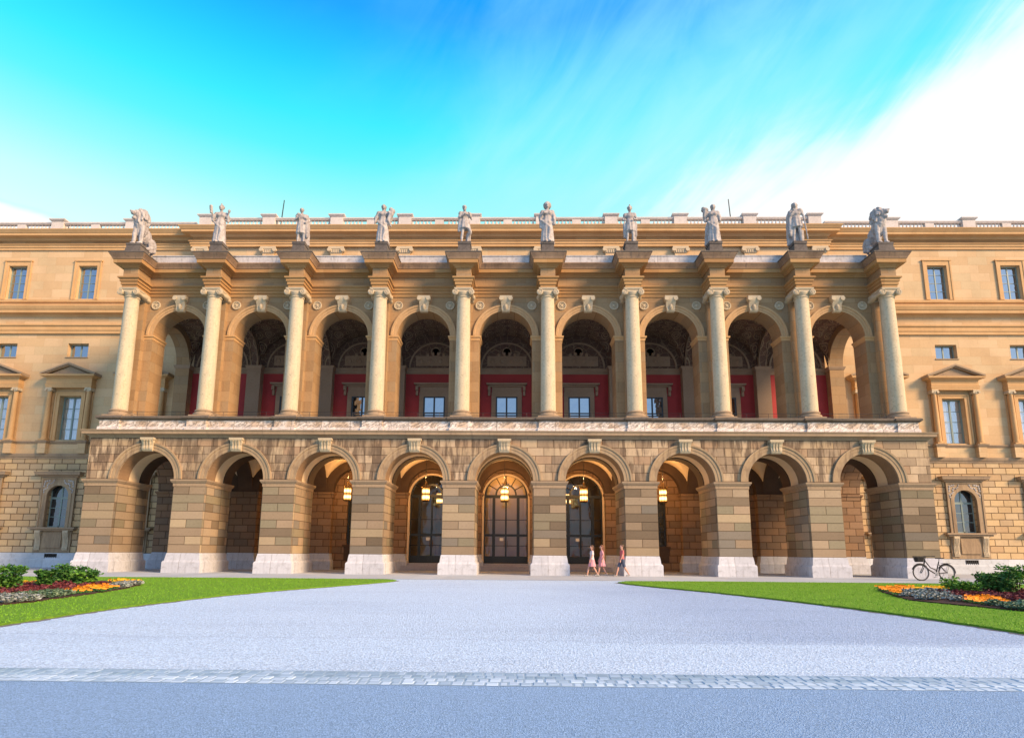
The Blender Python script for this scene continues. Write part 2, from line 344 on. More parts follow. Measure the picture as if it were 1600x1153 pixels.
# ------------------------------------------------------------------ mesh builder
ORG = {}
class MB:
    def __init__(s): s.v = []; s.f = []
    def quad(s, *p):
        k = len(s.v); s.v += [tuple(q) for q in p]; s.f.append(tuple(range(k, k + len(p))))
    def box(s, x0, x1, y0, y1, z0, z1, bev=0):
        k = len(s.v)
        s.v += [(x, y, z) for x in (x0, x1) for y in (y0, y1) for z in (z0, z1)]
        for f in ((0, 1, 3, 2), (4, 6, 7, 5), (0, 4, 5, 1), (2, 3, 7, 6), (0, 2, 6, 4), (1, 5, 7, 3)): s.f.append(tuple(k + i for i in f))
    def frustum(s, cx, cy, z0, z1, a0, b0, a1, b1):
        k = len(s.v)
        for z, a, b in ((z0, a0, b0), (z1, a1, b1)): s.v += [(cx - a, cy - b, z), (cx + a, cy - b, z), (cx + a, cy + b, z), (cx - a, cy + b, z)]
        s.f += [tuple(k + i for i in q) for q in ((3, 2, 1, 0), (4, 5, 6, 7), (0, 1, 5, 4), (1, 2, 6, 5), (2, 3, 7, 6), (3, 0, 4, 7))]
    def strip(s, A, B, close=False):
        k = len(s.v); n = len(A); s.v += [tuple(a) for a in A] + [tuple(b) for b in B]
        for i in range(n if close else n - 1):
            j = (i + 1) % n; s.f.append((k + i, k + j, k + n + j, k + n + i))
    def rings(s, rs, close=True, cap=True):
        k = len(s.v); n = len(rs[0])
        for r in rs: s.v += [tuple(q) for q in r]
        for a in range(len(rs) - 1):
            for i in range(n if close else n - 1):
                j = (i + 1) % n; s.f.append((k + a * n + i, k + a * n + j, k + (a + 1) * n + j, k + (a + 1) * n + i))
        if cap and close:
            s.f.append(tuple(k + i for i in range(n))[::-1]); s.f.append(tuple(k + (len(rs) - 1) * n + i for i in range(n)))
    def lathe(s, prof, cx, cy, n=20, axis='z', cz=0):
        rs = []
        for r, z in prof:
            ring = []
            for i in range(n):
                a = 2 * math.pi * i / n; u, v_ = r * math.cos(a), r * math.sin(a)
                ring.append((cx + u, cy + v_, cz + z) if axis == 'z' else ((cx + u, cy + z, cz + v_) if axis == 'y' else (cx + z, cy + u, cz + v_)))
            rs.append(ring)
        s.rings(rs)
    def tube(s, p, q, r0, r1=None, n=8):
        p, q = Vector(p), Vector(q); r1 = r0 if r1 is None else r1
        d = (q - p).normalized(); a = d.orthogonal().normalized(); b = d.cross(a)
        s.rings([[c + (a * math.cos(2 * math.pi * i / n) + b * math.sin(2 * math.pi * i / n)) * r for i in range(n)] for c, r in ((p, r0), (q, r1))])
    def path(s, pts, r, n=8, close=False):
        P = [Vector(p) for p in pts]; m = len(P); rs = []; a = None
        for i in range(m):
            d = (P[(i + 1) % m] - P[i - 1]) if close or 0 < i < m - 1 else (P[1] - P[0] if i == 0 else P[-1] - P[-2])
            d.normalize()
            a = d.orthogonal().normalized() if a is None else (a - d * a.dot(d)).normalized()
            b = d.cross(a); rr = r[i] if isinstance(r, (list, tuple)) else r
            rs.append([P[i] + (a * math.cos(2 * math.pi * k / n) + b * math.sin(2 * math.pi * k / n)) * rr for k in range(n)])
        if close: rs.append(rs[0])
        s.rings(rs, cap=not close)
    def ball(s, c, r, n=10, m=7):
        r = (r, r, r) if not isinstance(r, (tuple, list)) else r
        rs = []
        for j in range(1, m):
            t = math.pi * j / m
            rs.append([(c[0] + r[0] * math.sin(t) * math.cos(2 * math.pi * i / n), c[1] + r[1] * math.sin(t) * math.sin(2 * math.pi * i / n), c[2] - r[2] * math.cos(t)) for i in range(n)])
        s.rings(rs)
    def sweep(s, path, prof, closed=False):
        """moulding: prof = [(outward, z)], path = plan points, outward is to the right of travel"""
        P = [Vector(p) for p in path]; m = len(P); offs = []
        for i in range(m):
            d1 = (P[i] - P[i - 1]).normalized() if (i > 0 or closed) else None
            d2 = (P[(i + 1) % m] - P[i]).normalized() if (i < m - 1 or closed) else None
            n1 = Vector((d1.y, -d1.x)) if d1 is not None else None; n2 = Vector((d2.y, -d2.x)) if d2 is not None else None
            if n1 is None: offs.append(n2)
            elif n2 is None: offs.append(n1)
            else: offs.append((n1 + n2) / max(.2, 1 + n1.dot(n2)))
        rows = [[(P[i].x + offs[i].x * o, P[i].y + offs[i].y * o, z) for i in range(m)] for o, z in prof]
        for a, b in zip(rows, rows[1:]): s.strip(a, b, closed)
        if not closed:
            s.quad(*[r[0] for r in rows]); s.quad(*[r[-1] for r in rows][::-1])
    def ringmould(s, cx, cz, y, prof, a0=0, a1=math.pi, n=28, axis='x', ends=True):
        """archivolt: prof = [(radius, forward)] revolved about (cx,cz); stands forward (-Y) of plane y"""
        rows = []
        for r, o in prof:
            row = []
            for i in range(n + 1):
                a = a0 + (a1 - a0) * i / n
                row.append((cx - r * math.cos(a), y - o, cz + r * math.sin(a)) if axis == 'x' else (y - o, cx - r * math.cos(a), cz + r * math.sin(a)))
            rows.append(row)
        for a, b in zip(rows, rows[1:]): s.strip(a, b)
        if ends: s.quad(*[r[0] for r in rows]); s.quad(*[r[-1] for r in rows])
    def archwall(s, cx, x0, x1, r, spring, ztop, y0, y1, zbot=None, n=26, axis='x', rz=None):
        """wall panel from x0 to x1, spring/zbot to ztop, thickness y0..y1, pierced by an arch of radius r"""
        rz = rz or r; zbot = spring if zbot is None else zbot
        P = lambda x, y, z: (x, y, z) if axis == 'x' else (y, x, z)
        arc = [(cx - r * math.cos(math.pi * i / n), spring + rz * math.sin(math.pi * i / n)) for i in range(n + 1)]
        for y in (y0, y1):
            s.strip([P(a, y, b) for a, b in arc], [P(a, y, ztop) for a, b in arc])
            for xa, xb in ((x0, cx - r), (cx + r, x1)):
                if xb - xa > 1e-4: s.quad(P(xa, y, zbot), P(xb, y, zbot), P(xb, y, ztop), P(xa, y, ztop))
        s.strip([P(a, y0, b) for a, b in arc], [P(a, y1, b) for a, b in arc])
        if zbot < spring:
            for x in (cx - r, cx + r): s.quad(P(x, y0, zbot), P(x, y1, zbot), P(x, y1, spring), P(x, y0, spring))
        for xa, xb in ((x0, cx - r), (cx + r, x1)):
            if xb - xa > 1e-4: s.quad(P(xa, y0, zbot), P(xb, y0, zbot), P(xb, y1, zbot), P(xa, y1, zbot))
    def holewall(s, x0, x1, z0, z1, y, holes, depth, thick=None):
        xs = sorted({x0, x1, *[h[0] for h in holes], *[h[1] for h in holes]}); zs = sorted({z0, z1, *[h[2] for h in holes], *[h[3] for h in holes]})
        for a, b in zip(xs, xs[1:]):
            for c, d in zip(zs, zs[1:]):
                if not any(h[0] <= a + 1e-5 and b <= h[1] + 1e-5 and h[2] <= c + 1e-5 and d <= h[3] + 1e-5 for h in holes):
                    s.quad((a, y, c), (b, y, c), (b, y, d), (a, y, d))
        for h in holes:
            a, b, c, d = h; e = y + depth
            s.quad((a, y, c), (a, e, c), (a, e, d), (a, y, d)); s.quad((b, y, c), (b, e, c), (b, e, d), (b, y, d))
            s.quad((a, y, c), (b, y, c), (b, e, c), (a, e, c)); s.quad((a, y, d), (b, y, d), (b, e, d), (a, e, d))
    def build(s, name, mat, parent=None, org=None, smooth=False, ang=38):
        base = ORG.get(parent.name, Vector((0, 0, 0))) if parent else Vector((0, 0, 0))
        org = Vector(org) if org is not None else base.copy()
        me = bpy.data.meshes.new(name)
        me.from_pydata([(a - org.x, b - org.y, c - org.z) for a, b, c in s.v], [], s.f)
        bm = bmesh.new(); bm.from_mesh(me); bmesh.ops.remove_doubles(bm, verts=bm.verts, dist=1e-4)
        bmesh.ops.recalc_face_normals(bm, faces=bm.faces); bm.to_mesh(me); bm.free()
        if smooth: me.shade_smooth(); me.set_sharp_from_angle(angle=R(ang))
        me.materials.append(mt[mat] if isinstance(mat, str) else mat)
        o = bpy.data.objects.new(name, me); col.objects.link(o)
        if parent: o.parent = parent
        o.location = org - base; ORG[o.name] = org
        return o
def tag(o, label=None, cat=None, group=None, kind=None):
    for k, v in (('label', label), ('category', cat), ('group', group), ('kind', kind)):
        if v: o[k] = v
    return o
def empty(name, loc, rz=0):
    o = bpy.data.objects.new(name, None); col.objects.link(o); o.location = loc; o.rotation_euler.z = rz
    o.empty_display_size = .3; ORG[o.name] = Vector(loc); return o
def copy_tree(o, parent=None, loc=None):
    c = o.copy(); col.objects.link(c)
    if parent is not None or o.parent is None: c.parent = parent
    if loc is not None: c.location = loc
    base = ORG.get(parent.name, Vector((0, 0, 0))) if parent else Vector((0, 0, 0))
    ORG[c.name] = base + c.location
    for ch in list(o.children): copy_tree(ch, c)
    return c

S = 4.4
C = lambda i: (i - 4.5) * S
B = lambda i: (i - 4) * S
WY = 7.5          # wall plane of the wings
CY = 7.05         # wall plane of the central block

exec_order = []
# ================================================================== GROUND
g = MB(); g.quad((-900, -120, 0), (900, -120, 0), (900, 1200, 0), (-900, 1200, 0))
tag(g.build('ground', 'gravel'), kind='structure')
g = MB(); g.quad((-900, -120, .006), (900, -120, .006), (900, -24.97, .006), (-900, -24.97, .006))
tag(g.build('road', 'asphalt'), kind='structure')
g = MB(); g.quad((-60, -5.0, .006), (60, -5.0, .006), (60, 8.2, .006), (-60, 8.2, .006))
tag(g.build('pavement', 'paving'), kind='structure')
g = MB(); g.quad((-14, -24.99, .008), (14, -24.99, .008), (14, -24.40, .008), (-14, -24.40, .008))
gut = tag(g.build('cobbled_gutter', 'cobble_bed'), kind='structure')
rr = random.Random(3)
for rows, mat in (((0, 1), 'sett_pale'), ((2, 3), 'sett_dark')):
    g = MB()
    for row in rows:
        x = -13.0 + row * .05
        while x < 13:
            wd = .065 + rr.random() * .055
            y0 = -24.97 + row * .135 + rr.uniform(-.022, .022); h = .0095 + rr.random() * .005
            g.frustum(x + wd / 2, y0 + .066, .006, h, wd / 2 - .006, .052 + rr.uniform(0, .01), wd / 2 - .012, .046)
            x += wd + .004
    g.build('granite_setts', mat, gut)
# ---- lawns and beds
edgeL = [(-6.9, -21.6), (-6.9, -20.5), (-6.97, -18.9), (-6.85, -17.2), (-6.55, -15), (-5.9, -12.7), (-5.0, -10.4), (-4.35, -8.6), (-3.95, -7.3), (-3.9, -6.4), (-4.4, -5.75), (-9, -5.5), (-15, -5.6), (-20, -5.9)]
lawnL = [(-45, -21.9), (-7.2, -21.9)] + edgeL + [(-45, -6.0)]
edgeR = [(7.75, -21.6), (7.72, -20.4), (7.62, -18.8), (7.4, -17.2), (6.9, -15.0), (6.1, -12.2), (5.1, -9.8), (4.5, -8.0), (4.3, -6.8), (4.75, -5.9), (8, -5.5), (13, -5.7), (20, -6.0)]
lawnR = [(45, -21.9), (8.1, -21.9)] + edgeR + [(45, -6.2)]
def inpoly(x, y, P):
    c = False; j = len(P) - 1
    for i in range(len(P)):
        if (P[i][1] > y) != (P[j][1] > y) and x < (P[j][0] - P[i][0]) * (y - P[i][1]) / (P[j][1] - P[i][1]) + P[i][0]: c = not c
        j = i
    return c
bedL = [(-9.3, -19.2), (-9.2, -17.6), (-9.55, -15.4), (-10.05, -13.2), (-10.75, -11.2), (-11.6, -9.9), (-12.9, -9.0), (-14.0, -9.3), (-15.2, -11.5), (-15.2, -15), (-14.6, -19.2)]
bedR = [(10.6, -19.4), (10.3, -17.4), (9.95, -16.0), (9.85, -15.0), (10.5, -13.2), (11.0, -11.9), (11.6, -10.6), (12.6, -9.9), (14.0, -9.8), (16.2, -11.5), (16.6, -15), (15.6, -19.4)]
def ragged(P):
    r3 = random.Random(9); out = []
    for a, b in zip(P, P[1:] + P[:1]):
        a_, b_ = Vector(a), Vector(b); L_ = (b_ - a_).length; n_ = max(1, int(min(L_, 60) / .09)) if max(abs(a[0]), abs(b[0])) < 22 else 1
        for i in range(n_):
            q = a_.lerp(b_, i / n_); w_ = .035 if i else 0; out.append((q.x + r3.uniform(-w_, w_), q.y + r3.uniform(-w_, w_)))
    return out
def poly_sheet(P, z, side=0):
    P = ragged(P)
    mb = MB(); bmv = [(x, y, z) for x, y in P]; mb.quad(*bmv)
    if side:
        for a, b in zip(P, P[1:] + P[:1]): mb.quad((a[0], a[1], z), (b[0], b[1], z), (b[0], b[1], z - side), (a[0], a[1], z - side))
    return mb
tag(poly_sheet(lawnL, .035, .05).build('lawn', 'grass'), kind='structure')
tag(poly_sheet(lawnR, .035, .05).build('lawn', 'grass'), kind='structure')
tag(poly_sheet(bedL, .06, .05).build('flower_bed_soil', 'soil'), kind='structure')
tag(poly_sheet(bedR, .06, .05).build('flower_bed_soil', 'soil'), kind='structure')
# dark worn rim of earth where turf meets gravel
def rim(edge, name):
    mb = MB(); r2 = random.Random(5); A, Bp = [], []
    P = [Vector(p) for p in edge]; k = 0
    for a, b in zip(P, P[1:]):
        n_ = max(2, int((b - a).length / .12)); d = (b - a).normalized(); nn_ = Vector((-d.y, d.x))
        if name == 'L': nn_ = -nn_
        for i in range(n_):
            q = a.lerp(b, i / n_); w1 = .05 + r2.random() * .09
            A.append((q.x - nn_.x * .08, q.y - nn_.y * .08, .004)); Bp.append((q.x + nn_.x * w1, q.y + nn_.y * w1, .004))
    mb.strip(A, Bp); return mb
mt['rim'] = simple('trodden_earth', (.16, .15, .13), .95, noisy=.5, scale=9, bump=.02)
tag(rim(edgeL, 'L').build('earth_edge', 'rim'), kind='structure'); tag(rim(edgeR, 'R').build('earth_edge', 'rim'), kind='structure')

def blades(P, bed, xr, yr, n, seed, name):
    rs = np.random.RandomState(seed); V = []; F = []
    cnt = 0
    for _ in range(n * 3):
        if cnt >= n: break
        x = rs.uniform(*xr); t = rs.rand() ** 1.5; y = yr[0] + (yr[1] - yr[0]) * t
        if not inpoly(x, y, P) or inpoly(x, y, bed): continue
        cnt += 1; h = rs.uniform(.016, .036); wd = rs.uniform(.004, .010); a = rs.uniform(0, 6.28); l = rs.uniform(0, .03); b = rs.uniform(0, 6.28)
        k = len(V); V += [(x - wd * math.cos(a), y - wd * math.sin(a), .03), (x + wd * math.cos(a), y + wd * math.sin(a), .03), (x + l * math.cos(b), y + l * math.sin(b), .03 + h)]
        F.append((k, k + 1, k + 2))
    me = bpy.data.meshes.new(name); me.from_pydata(V, [], F); me.materials.append(mt['blade'])
    o = bpy.data.objects.new(name, me); col.objects.link(o); return o
tag(blades(lawnL, bedL, (-21, -3.8), (-21.9, -5.4), 42000, 1, 'grass'), 'short mown green grass of the lawn left of the drive', 'grass', kind='stuff')
tag(blades(lawnR, bedR, (4.0, 21), (-21.9, -5.4), 42000, 2, 'grass'), 'short mown green grass of the lawn right of the drive', 'grass', kind='stuff')

# ================================================================== PALACE, CENTRAL PAVILION
pav = empty('palace_pavilion', (0, 0, 0))
tag(pav, 'sandstone central pavilion with nine round arches, ten ionic columns and red loggia above', 'building')

# ---- ground-floor piers
def make_pier():
    mb = MB(); x, w_ = C(0), .785
    mb.box(x - w_, x + w_, .004, 2.8, .93, 4.14)
    p = mb.build('pier', 'pier', pav, org=(x, 0, 0))
    mb = MB(); mb.sweep([(x - w_, 2.8), (x - w_, 0), (x + w_, 0), (x + w_, 2.8)], [(-.1, 4.14), (.02, 4.14), (.025, 4.28), (.06, 4.31), (.12, 4.40), (.125, 4.47), (-.1, 4.505)], True)
    mb.build('impost', 'cornice', p)
    mb = MB(); mb.sweep([(x - w_, 2.8), (x - w_, 0), (x + w_, 0), (x + w_, 2.8)], [(-.1, 0), (.14, 0), (.14, .50), (.10, .56), (.075, .57), (.06, .60), (.05, .70), (.02, .90), (.0, .935), (-.1, .935)], True)
    mb.build('plinth', 'plinth', p)
    return p
p0 = make_pier()
for i in range(1, 10): copy_tree(p0, pav, (C(i), 0, 0))

# ---- ground-floor arcade wall
mb = MB()
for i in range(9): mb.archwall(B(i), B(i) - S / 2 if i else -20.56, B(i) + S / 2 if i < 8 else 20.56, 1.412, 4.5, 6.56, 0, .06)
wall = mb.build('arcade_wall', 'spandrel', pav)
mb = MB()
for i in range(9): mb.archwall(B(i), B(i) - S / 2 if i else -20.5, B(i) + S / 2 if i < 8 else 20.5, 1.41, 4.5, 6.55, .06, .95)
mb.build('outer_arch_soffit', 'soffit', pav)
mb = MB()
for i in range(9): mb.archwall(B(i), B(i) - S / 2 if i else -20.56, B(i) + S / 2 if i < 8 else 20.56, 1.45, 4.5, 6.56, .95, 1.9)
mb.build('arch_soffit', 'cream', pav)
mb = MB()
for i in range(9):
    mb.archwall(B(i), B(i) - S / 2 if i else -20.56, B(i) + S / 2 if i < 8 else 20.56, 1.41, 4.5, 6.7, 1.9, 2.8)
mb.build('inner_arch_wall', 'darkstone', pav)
# archivolts with keystones, one per bay
def make_arch():
    mb = MB(); x = B(0)
    mb.ringmould(x, 4.5, 0, [(1.41, -.02), (1.412, .03), (1.56, .035), (1.565, .055), (1.70, .06), (1.715, .10), (1.80, .11), (1.81, -.02)])
    a = mb.build('arch_moulding', 'arch', pav, org=(x, 0, 4.5), smooth=True)
    mb = MB()
    mb.rings([[(x - b, -f, z), (x + b, -f, z), (x + b, .05, z), (x - b, .05, z)] for b, f, z in ((.235, .10, 5.86), (.25, .16, 5.93), (.255, .17, 6.0), (.27, .14, 6.15), (.28, .19, 6.3), (.285, .26, 6.40), (.33, .27, 6.42), (.33, .28, 6.52))])
    for s_ in (-.14, 0, .14): mb.rings([[(x + s_ - .035, -f, z), (x + s_ + .035, -f, z), (x + s_ + .035, .0, z), (x + s_ - .035, .0, z)] for f, z in ((.21, 5.98), (.19, 6.15), (.24, 6.3), (.31, 6.39))])
    mb.build('keystone', 'cap', a)
    return a
a0 = make_arch()
for i in range(1, 9): copy_tree(a0, pav, (B(i), 0, 4.5))

# ---- cornice, parapet, coping over the arcade
side = 20.56
outl = [(-side, CY), (-side, 0), (side, 0), (side, CY)]
mb = MB(); mb.sweep(outl, [(-.3, 6.54), (.05, 6.54), (.06, 6.60), (.12, 6.63), (.13, 6.67), (.30, 6.70), (.305, 6.80), (.35, 6.86), (.36, 6.90), (.0, 6.93), (-.3, 6.93)])
mb.build('arcade_cornice', 'cornice', pav)
def ressaut(x_out, yw, yf, hw, back):
    P = [(-x_out, back), (-x_out, yf)]
    for i in range(10):
        l, r = C(i) - hw, C(i) + hw
        if i: P += [(l, yw), (l, yf)]
        if i < 9: P += [(r, yf), (r, yw)]
    P += [(x_out, yf), (x_out, back)]
    return P
RP = ressaut(C(9) + .5, .20, .10, .5, CY)
mb = MB(); mb.sweep(RP, [(-.1, 6.90), (.06, 6.90), (.06, 7.12), (.0, 7.14), (.0, 7.50), (-.1, 7.5)])
mb.build('parapet', 'relief', pav)
mb = MB(); mb.sweep(RP, [(-.2, 7.47), (.04, 7.47), (.10, 7.52), (.15, 7.55), (.15, 7.63), (.10, 7.67), (-.2, 7.67)])
mb.build('parapet_coping', 'coping', pav)
mb = MB(); mb.box(-20.1, 20.1, .3, CY, 6.72, 7.64)
mb.build('loggia_floor', 'paving', pav)
mb = MB()
for a, b in zip(range(9), range(1, 10)):
    for z in (7.84, 7.98): mb.tube((C(a) + .45, .55, z), (C(b) - .45, .55, z), .009, n=5)
    for k in range(1, 4): mb.tube((C(a) + k * 1.1, .55, 7.66), (C(a) + k * 1.1, .55, 7.98), .009, n=5)
mb.build('railing', 'iron', pav)

# ---- inside the arcade: responds, transverse arches, vaults, back wall
def make_respond():
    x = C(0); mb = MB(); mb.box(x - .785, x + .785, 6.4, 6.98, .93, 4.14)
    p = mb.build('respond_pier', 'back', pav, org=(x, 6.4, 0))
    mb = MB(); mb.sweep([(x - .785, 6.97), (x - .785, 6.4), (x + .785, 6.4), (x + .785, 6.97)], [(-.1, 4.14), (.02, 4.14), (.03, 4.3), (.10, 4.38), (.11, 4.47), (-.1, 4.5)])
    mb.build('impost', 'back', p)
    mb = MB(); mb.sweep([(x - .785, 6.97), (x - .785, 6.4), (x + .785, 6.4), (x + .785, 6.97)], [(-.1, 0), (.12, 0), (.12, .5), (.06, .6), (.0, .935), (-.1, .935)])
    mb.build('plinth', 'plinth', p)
    return p
q0 = make_respond()
for i in range(1, 10): copy_tree(q0, pav, (C(i), 6.4, 0))
for i in range(10):
    mb = MB(); x = C(i)
    hw = .42
    if i in (0, 9):
        sx = -1 if i == 0 else 1
        xa, xb = sorted((sx * 20.56, sx * 19.4)); mb.archwall(4.6, 2.8, 6.4, 1.78, 4.5, 6.7, xa, xb, axis='y')
        mb.build('side_arch', 'back', pav)
    else:
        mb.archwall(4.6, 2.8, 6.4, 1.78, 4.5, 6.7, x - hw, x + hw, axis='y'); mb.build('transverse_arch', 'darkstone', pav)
def groin(cx, hx, y0, y1, spring, az, bz, n=20):
    mb = MB(); ym, hy = (y0 + y1) / 2, (y1 - y0) / 2; k = len(mb.v)
    for j in range(n + 1):
        for i in range(n + 1):
            u, v = -1 + 2 * i / n, -1 + 2 * j / n
            z = spring + max(az * math.sqrt(max(0, 1 - u * u)), bz * math.sqrt(max(0, 1 - v * v)))
            mb.v.append((cx + u * hx, ym + v * hy, z))
    for j in range(n):
        for i in range(n): q = j * (n + 1) + i; mb.f.append((q, q + 1, q + n + 2, q + n + 1))
    return mb
for i in range(9): groin(B(i), 1.95, 2.75, 6.45, 4.5, 1.9, 1.95).build('vault', 'cream', pav, smooth=True)
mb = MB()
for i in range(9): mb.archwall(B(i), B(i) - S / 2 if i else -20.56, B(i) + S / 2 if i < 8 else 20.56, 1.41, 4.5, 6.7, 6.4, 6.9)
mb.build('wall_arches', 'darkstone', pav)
# back wall of each bay
DOORS = (3, 4, 5)
mb = MB()
for i in range(9):
    x = B(i); a, b = x - S / 2, x + S / 2
    if i in DOORS: mb.archwall(x, a, b, 1.32, 4.26, 6.7, 6.9, 7.15, zbot=0)
    elif i in (1, 7): mb.holewall(a, b, 0, 6.7, 6.9, [(x - .9, x + .35, .02, 3.9)] if i == 1 else [(x - 1.35, x - .4, .02, 3.9)], .4)
    elif i in (2, 6): mb.holewall(a, b, 0, 6.7, 6.9, [(x - .62, x + .62, 1.45, 4.1)], .35)
    else: mb.holewall(a, b, 0, 6.7, 6.9, [], .3)
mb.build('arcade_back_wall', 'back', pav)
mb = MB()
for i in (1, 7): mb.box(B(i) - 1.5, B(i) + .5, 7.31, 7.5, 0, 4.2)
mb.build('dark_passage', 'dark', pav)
for i in (2, 6):
    x = B(i); mb = MB(); mb.box(x - .62, x - .55, 7.08, 7.14, 1.45, 4.1); mb.box(x + .55, x + .62, 7.08, 7.14, 1.45, 4.1)
    mb.box(x - .55, x + .55, 7.08, 7.14, 1.45, 1.53); mb.box(x - .55, x + .55, 7.08, 7.14, 4.02, 4.1); mb.box(x - .03, x + .03, 7.08, 7.14, 1.53, 4.02)
    for z in (2.3, 3.15): mb.box(x - .55, x + .55, 7.09, 7.13, z, z + .04)
    f = mb.build('arcade_window', 'bronze', pav)
    mb = MB(); mb.box(x - .58, x + .58, 7.15, 7.2, 1.45, 4.1); mb.build('pane', 'glass_dim', f)
    mb = MB(); mb.box(x - .8, x + .8, 6.82, 6.95, 1.33, 1.45); mb.box(x - .7, x + .7, 6.87, 6.95, .55, 1.33); mb.build('sill', 'darkstone', f)

# ---- doors with their steps
def make_door(i):
    x = B(i); yd = 7.05; sp = 4.26; z0 = .42
    mb = MB(); t = .10
    for a, b in ((-1.32, -1.22), (1.22, 1.32)): mb.box(x + a, x + b, yd, yd + .1, z0, sp)
    for k in (-.72, .0, .72): mb.box(x + k - (.085 if k else .05), x + k + (.085 if k else .05), yd - .01, yd + .09, z0, sp)
    mb.box(x - 1.22, x + 1.22, yd - .004, yd + .085, z0, z0 + .42)
    for z in (z0 + 1.02, 2.05, 2.95): mb.box(x - 1.22, x + 1.22, yd + .01, yd + .08, z - (.07 if z == 2.05 else .02), z + (.07 if z == 2.05 else .02))
    for sgn in (-1, 1):   # raised lower panels
        for c in (.36, .97): mb.box(x + sgn * c - .2, x + sgn * c + .2, yd - .02, yd, z0 + .09, z0 + .34)
    mb.box(x - 1.32, x + 1.32, yd - .03, yd + .1, sp - .02, sp + .16)
    fr = mb.build('door', 'bronze', pav, org=(x, yd, 0))
    mb = MB(); mb.ringmould(x, sp + .16, yd + .1, [(1.16, 0), (1.16, .12), (1.33, .12), (1.33, 0)])
    mb.ringmould(x, sp + .16, yd + .1, [(.54, 0), (.54, .1), (.64, .1), (.64, 0)])
    for k in range(1, 6):
        a = math.pi * k / 6; mb.tube((x + .62 * math.cos(a), yd + .05, sp + .16 + .62 * math.sin(a)), (x + 1.18 * math.cos(a), yd + .05, sp + .16 + 1.18 * math.sin(a)), .028, n=6)
    mb.build('fanlight', 'bronze', fr)
    mb = MB(); arc = [(x - 1.3 * math.cos(math.pi * k / 24), yd + .055, sp + 1.3 * math.sin(math.pi * k / 24)) for k in range(25)]
    mb.quad(*([(x + 1.3, yd + .055, z0)] + [(x - 1.3, yd + .055, z0)] + arc)); mb.build('pane', 'doorglass', fr)
    mb = MB(); mb.ringmould(x, sp, 6.9, [(1.30, -.16), (1.30, .03), (1.405, .03), (1.41, -.1)])
    for sgn in (-1, 1): a, b = sorted((x + sgn * 1.30, x + sgn * 1.405)); mb.box(a, b, 6.868, 7.06, .42, sp)
    mb.build('door_surround', 'cream', fr)
    mb = MB()
    for s_ in (-1, 1): mb.tube((x + s_ * .09, yd - .06, 1.35), (x + s_ * .09, yd - .06, 1.75), .014, n=6); mb.tube((x + s_ * .09, yd - .06, 1.36), (x + s_ * .09, yd, 1.36), .01, n=5); mb.tube((x + s_ * .09, yd - .06, 1.74), (x + s_ * .09, yd, 1.74), .01, n=5)
    mb.build('handle', 'brass', fr)
    mb = MB(); mb.box(x - .10 - (.2 if i != 4 else .26), x + .12 - (.2 if i != 4 else .26), yd - .028, yd - .022, 1.72, 1.9); mb.build('notice', 'paper', fr)
    mb = MB()
    for k in range(3): mb.box(x - 1.62, x + 1.62, 5.85 + k * .33, 6.9, k * .14 + .002, (k + 1) * .14 - .035); mb.box(x - 1.65, x + 1.65, 5.82 + k * .33, 6.9 - k * .002, (k + 1) * .14 - .035, (k + 1) * .14)
    mb.build('door_steps', 'step', fr)
for i in DOORS: make_door(i)
# vestibule behind the doors
mb = MB(); mb.box(-8.0, 8.0, 7.3, 13.0, .40, 6.3)
mb.f = [f for f in mb.f]; bx = MB(); a = (-8, 8, 7.3, 13.0, .41, 6.3)
bx.quad((a[0], a[3], a[4]), (a[1], a[3], a[4]), (a[1], a[3], a[5]), (a[0], a[3], a[5]))
bx.quad((a[0], a[2], a[4]), (a[0], a[3], a[4]), (a[0], a[3], a[5]), (a[0], a[2], a[5])); bx.quad((a[1], a[2], a[4]), (a[1], a[3], a[4]), (a[1], a[3], a[5]), (a[1], a[2], a[5]))
bx.quad((a[0], a[2], a[4]), (a[1], a[2], a[4]), (a[1], a[3], a[4]), (a[0], a[3], a[4])); bx.quad((a[0], a[2], a[5]), (a[1], a[2], a[5]), (a[1], a[3], a[5]), (a[0], a[3], a[5]))
for k in (-3, -1, 1, 3):
    bx.lathe([(.42, .41), (.42, .8), (.33, .9), (.32, 5.0), (.4, 5.2), (.45, 5.4)], k * 1.5, 12.2, 14)
for s_ in (-1, 1): bx.quad((s_ * 2.2, 7.3, .41), (s_ * 2.2, 13, .41), (s_ * 2.2, 13, 6.3), (s_ * 2.2, 7.3, 6.3))  # partitions added to keep the middle lantern's light out of the side rooms
bx.build('vestibule', 'room', pav)

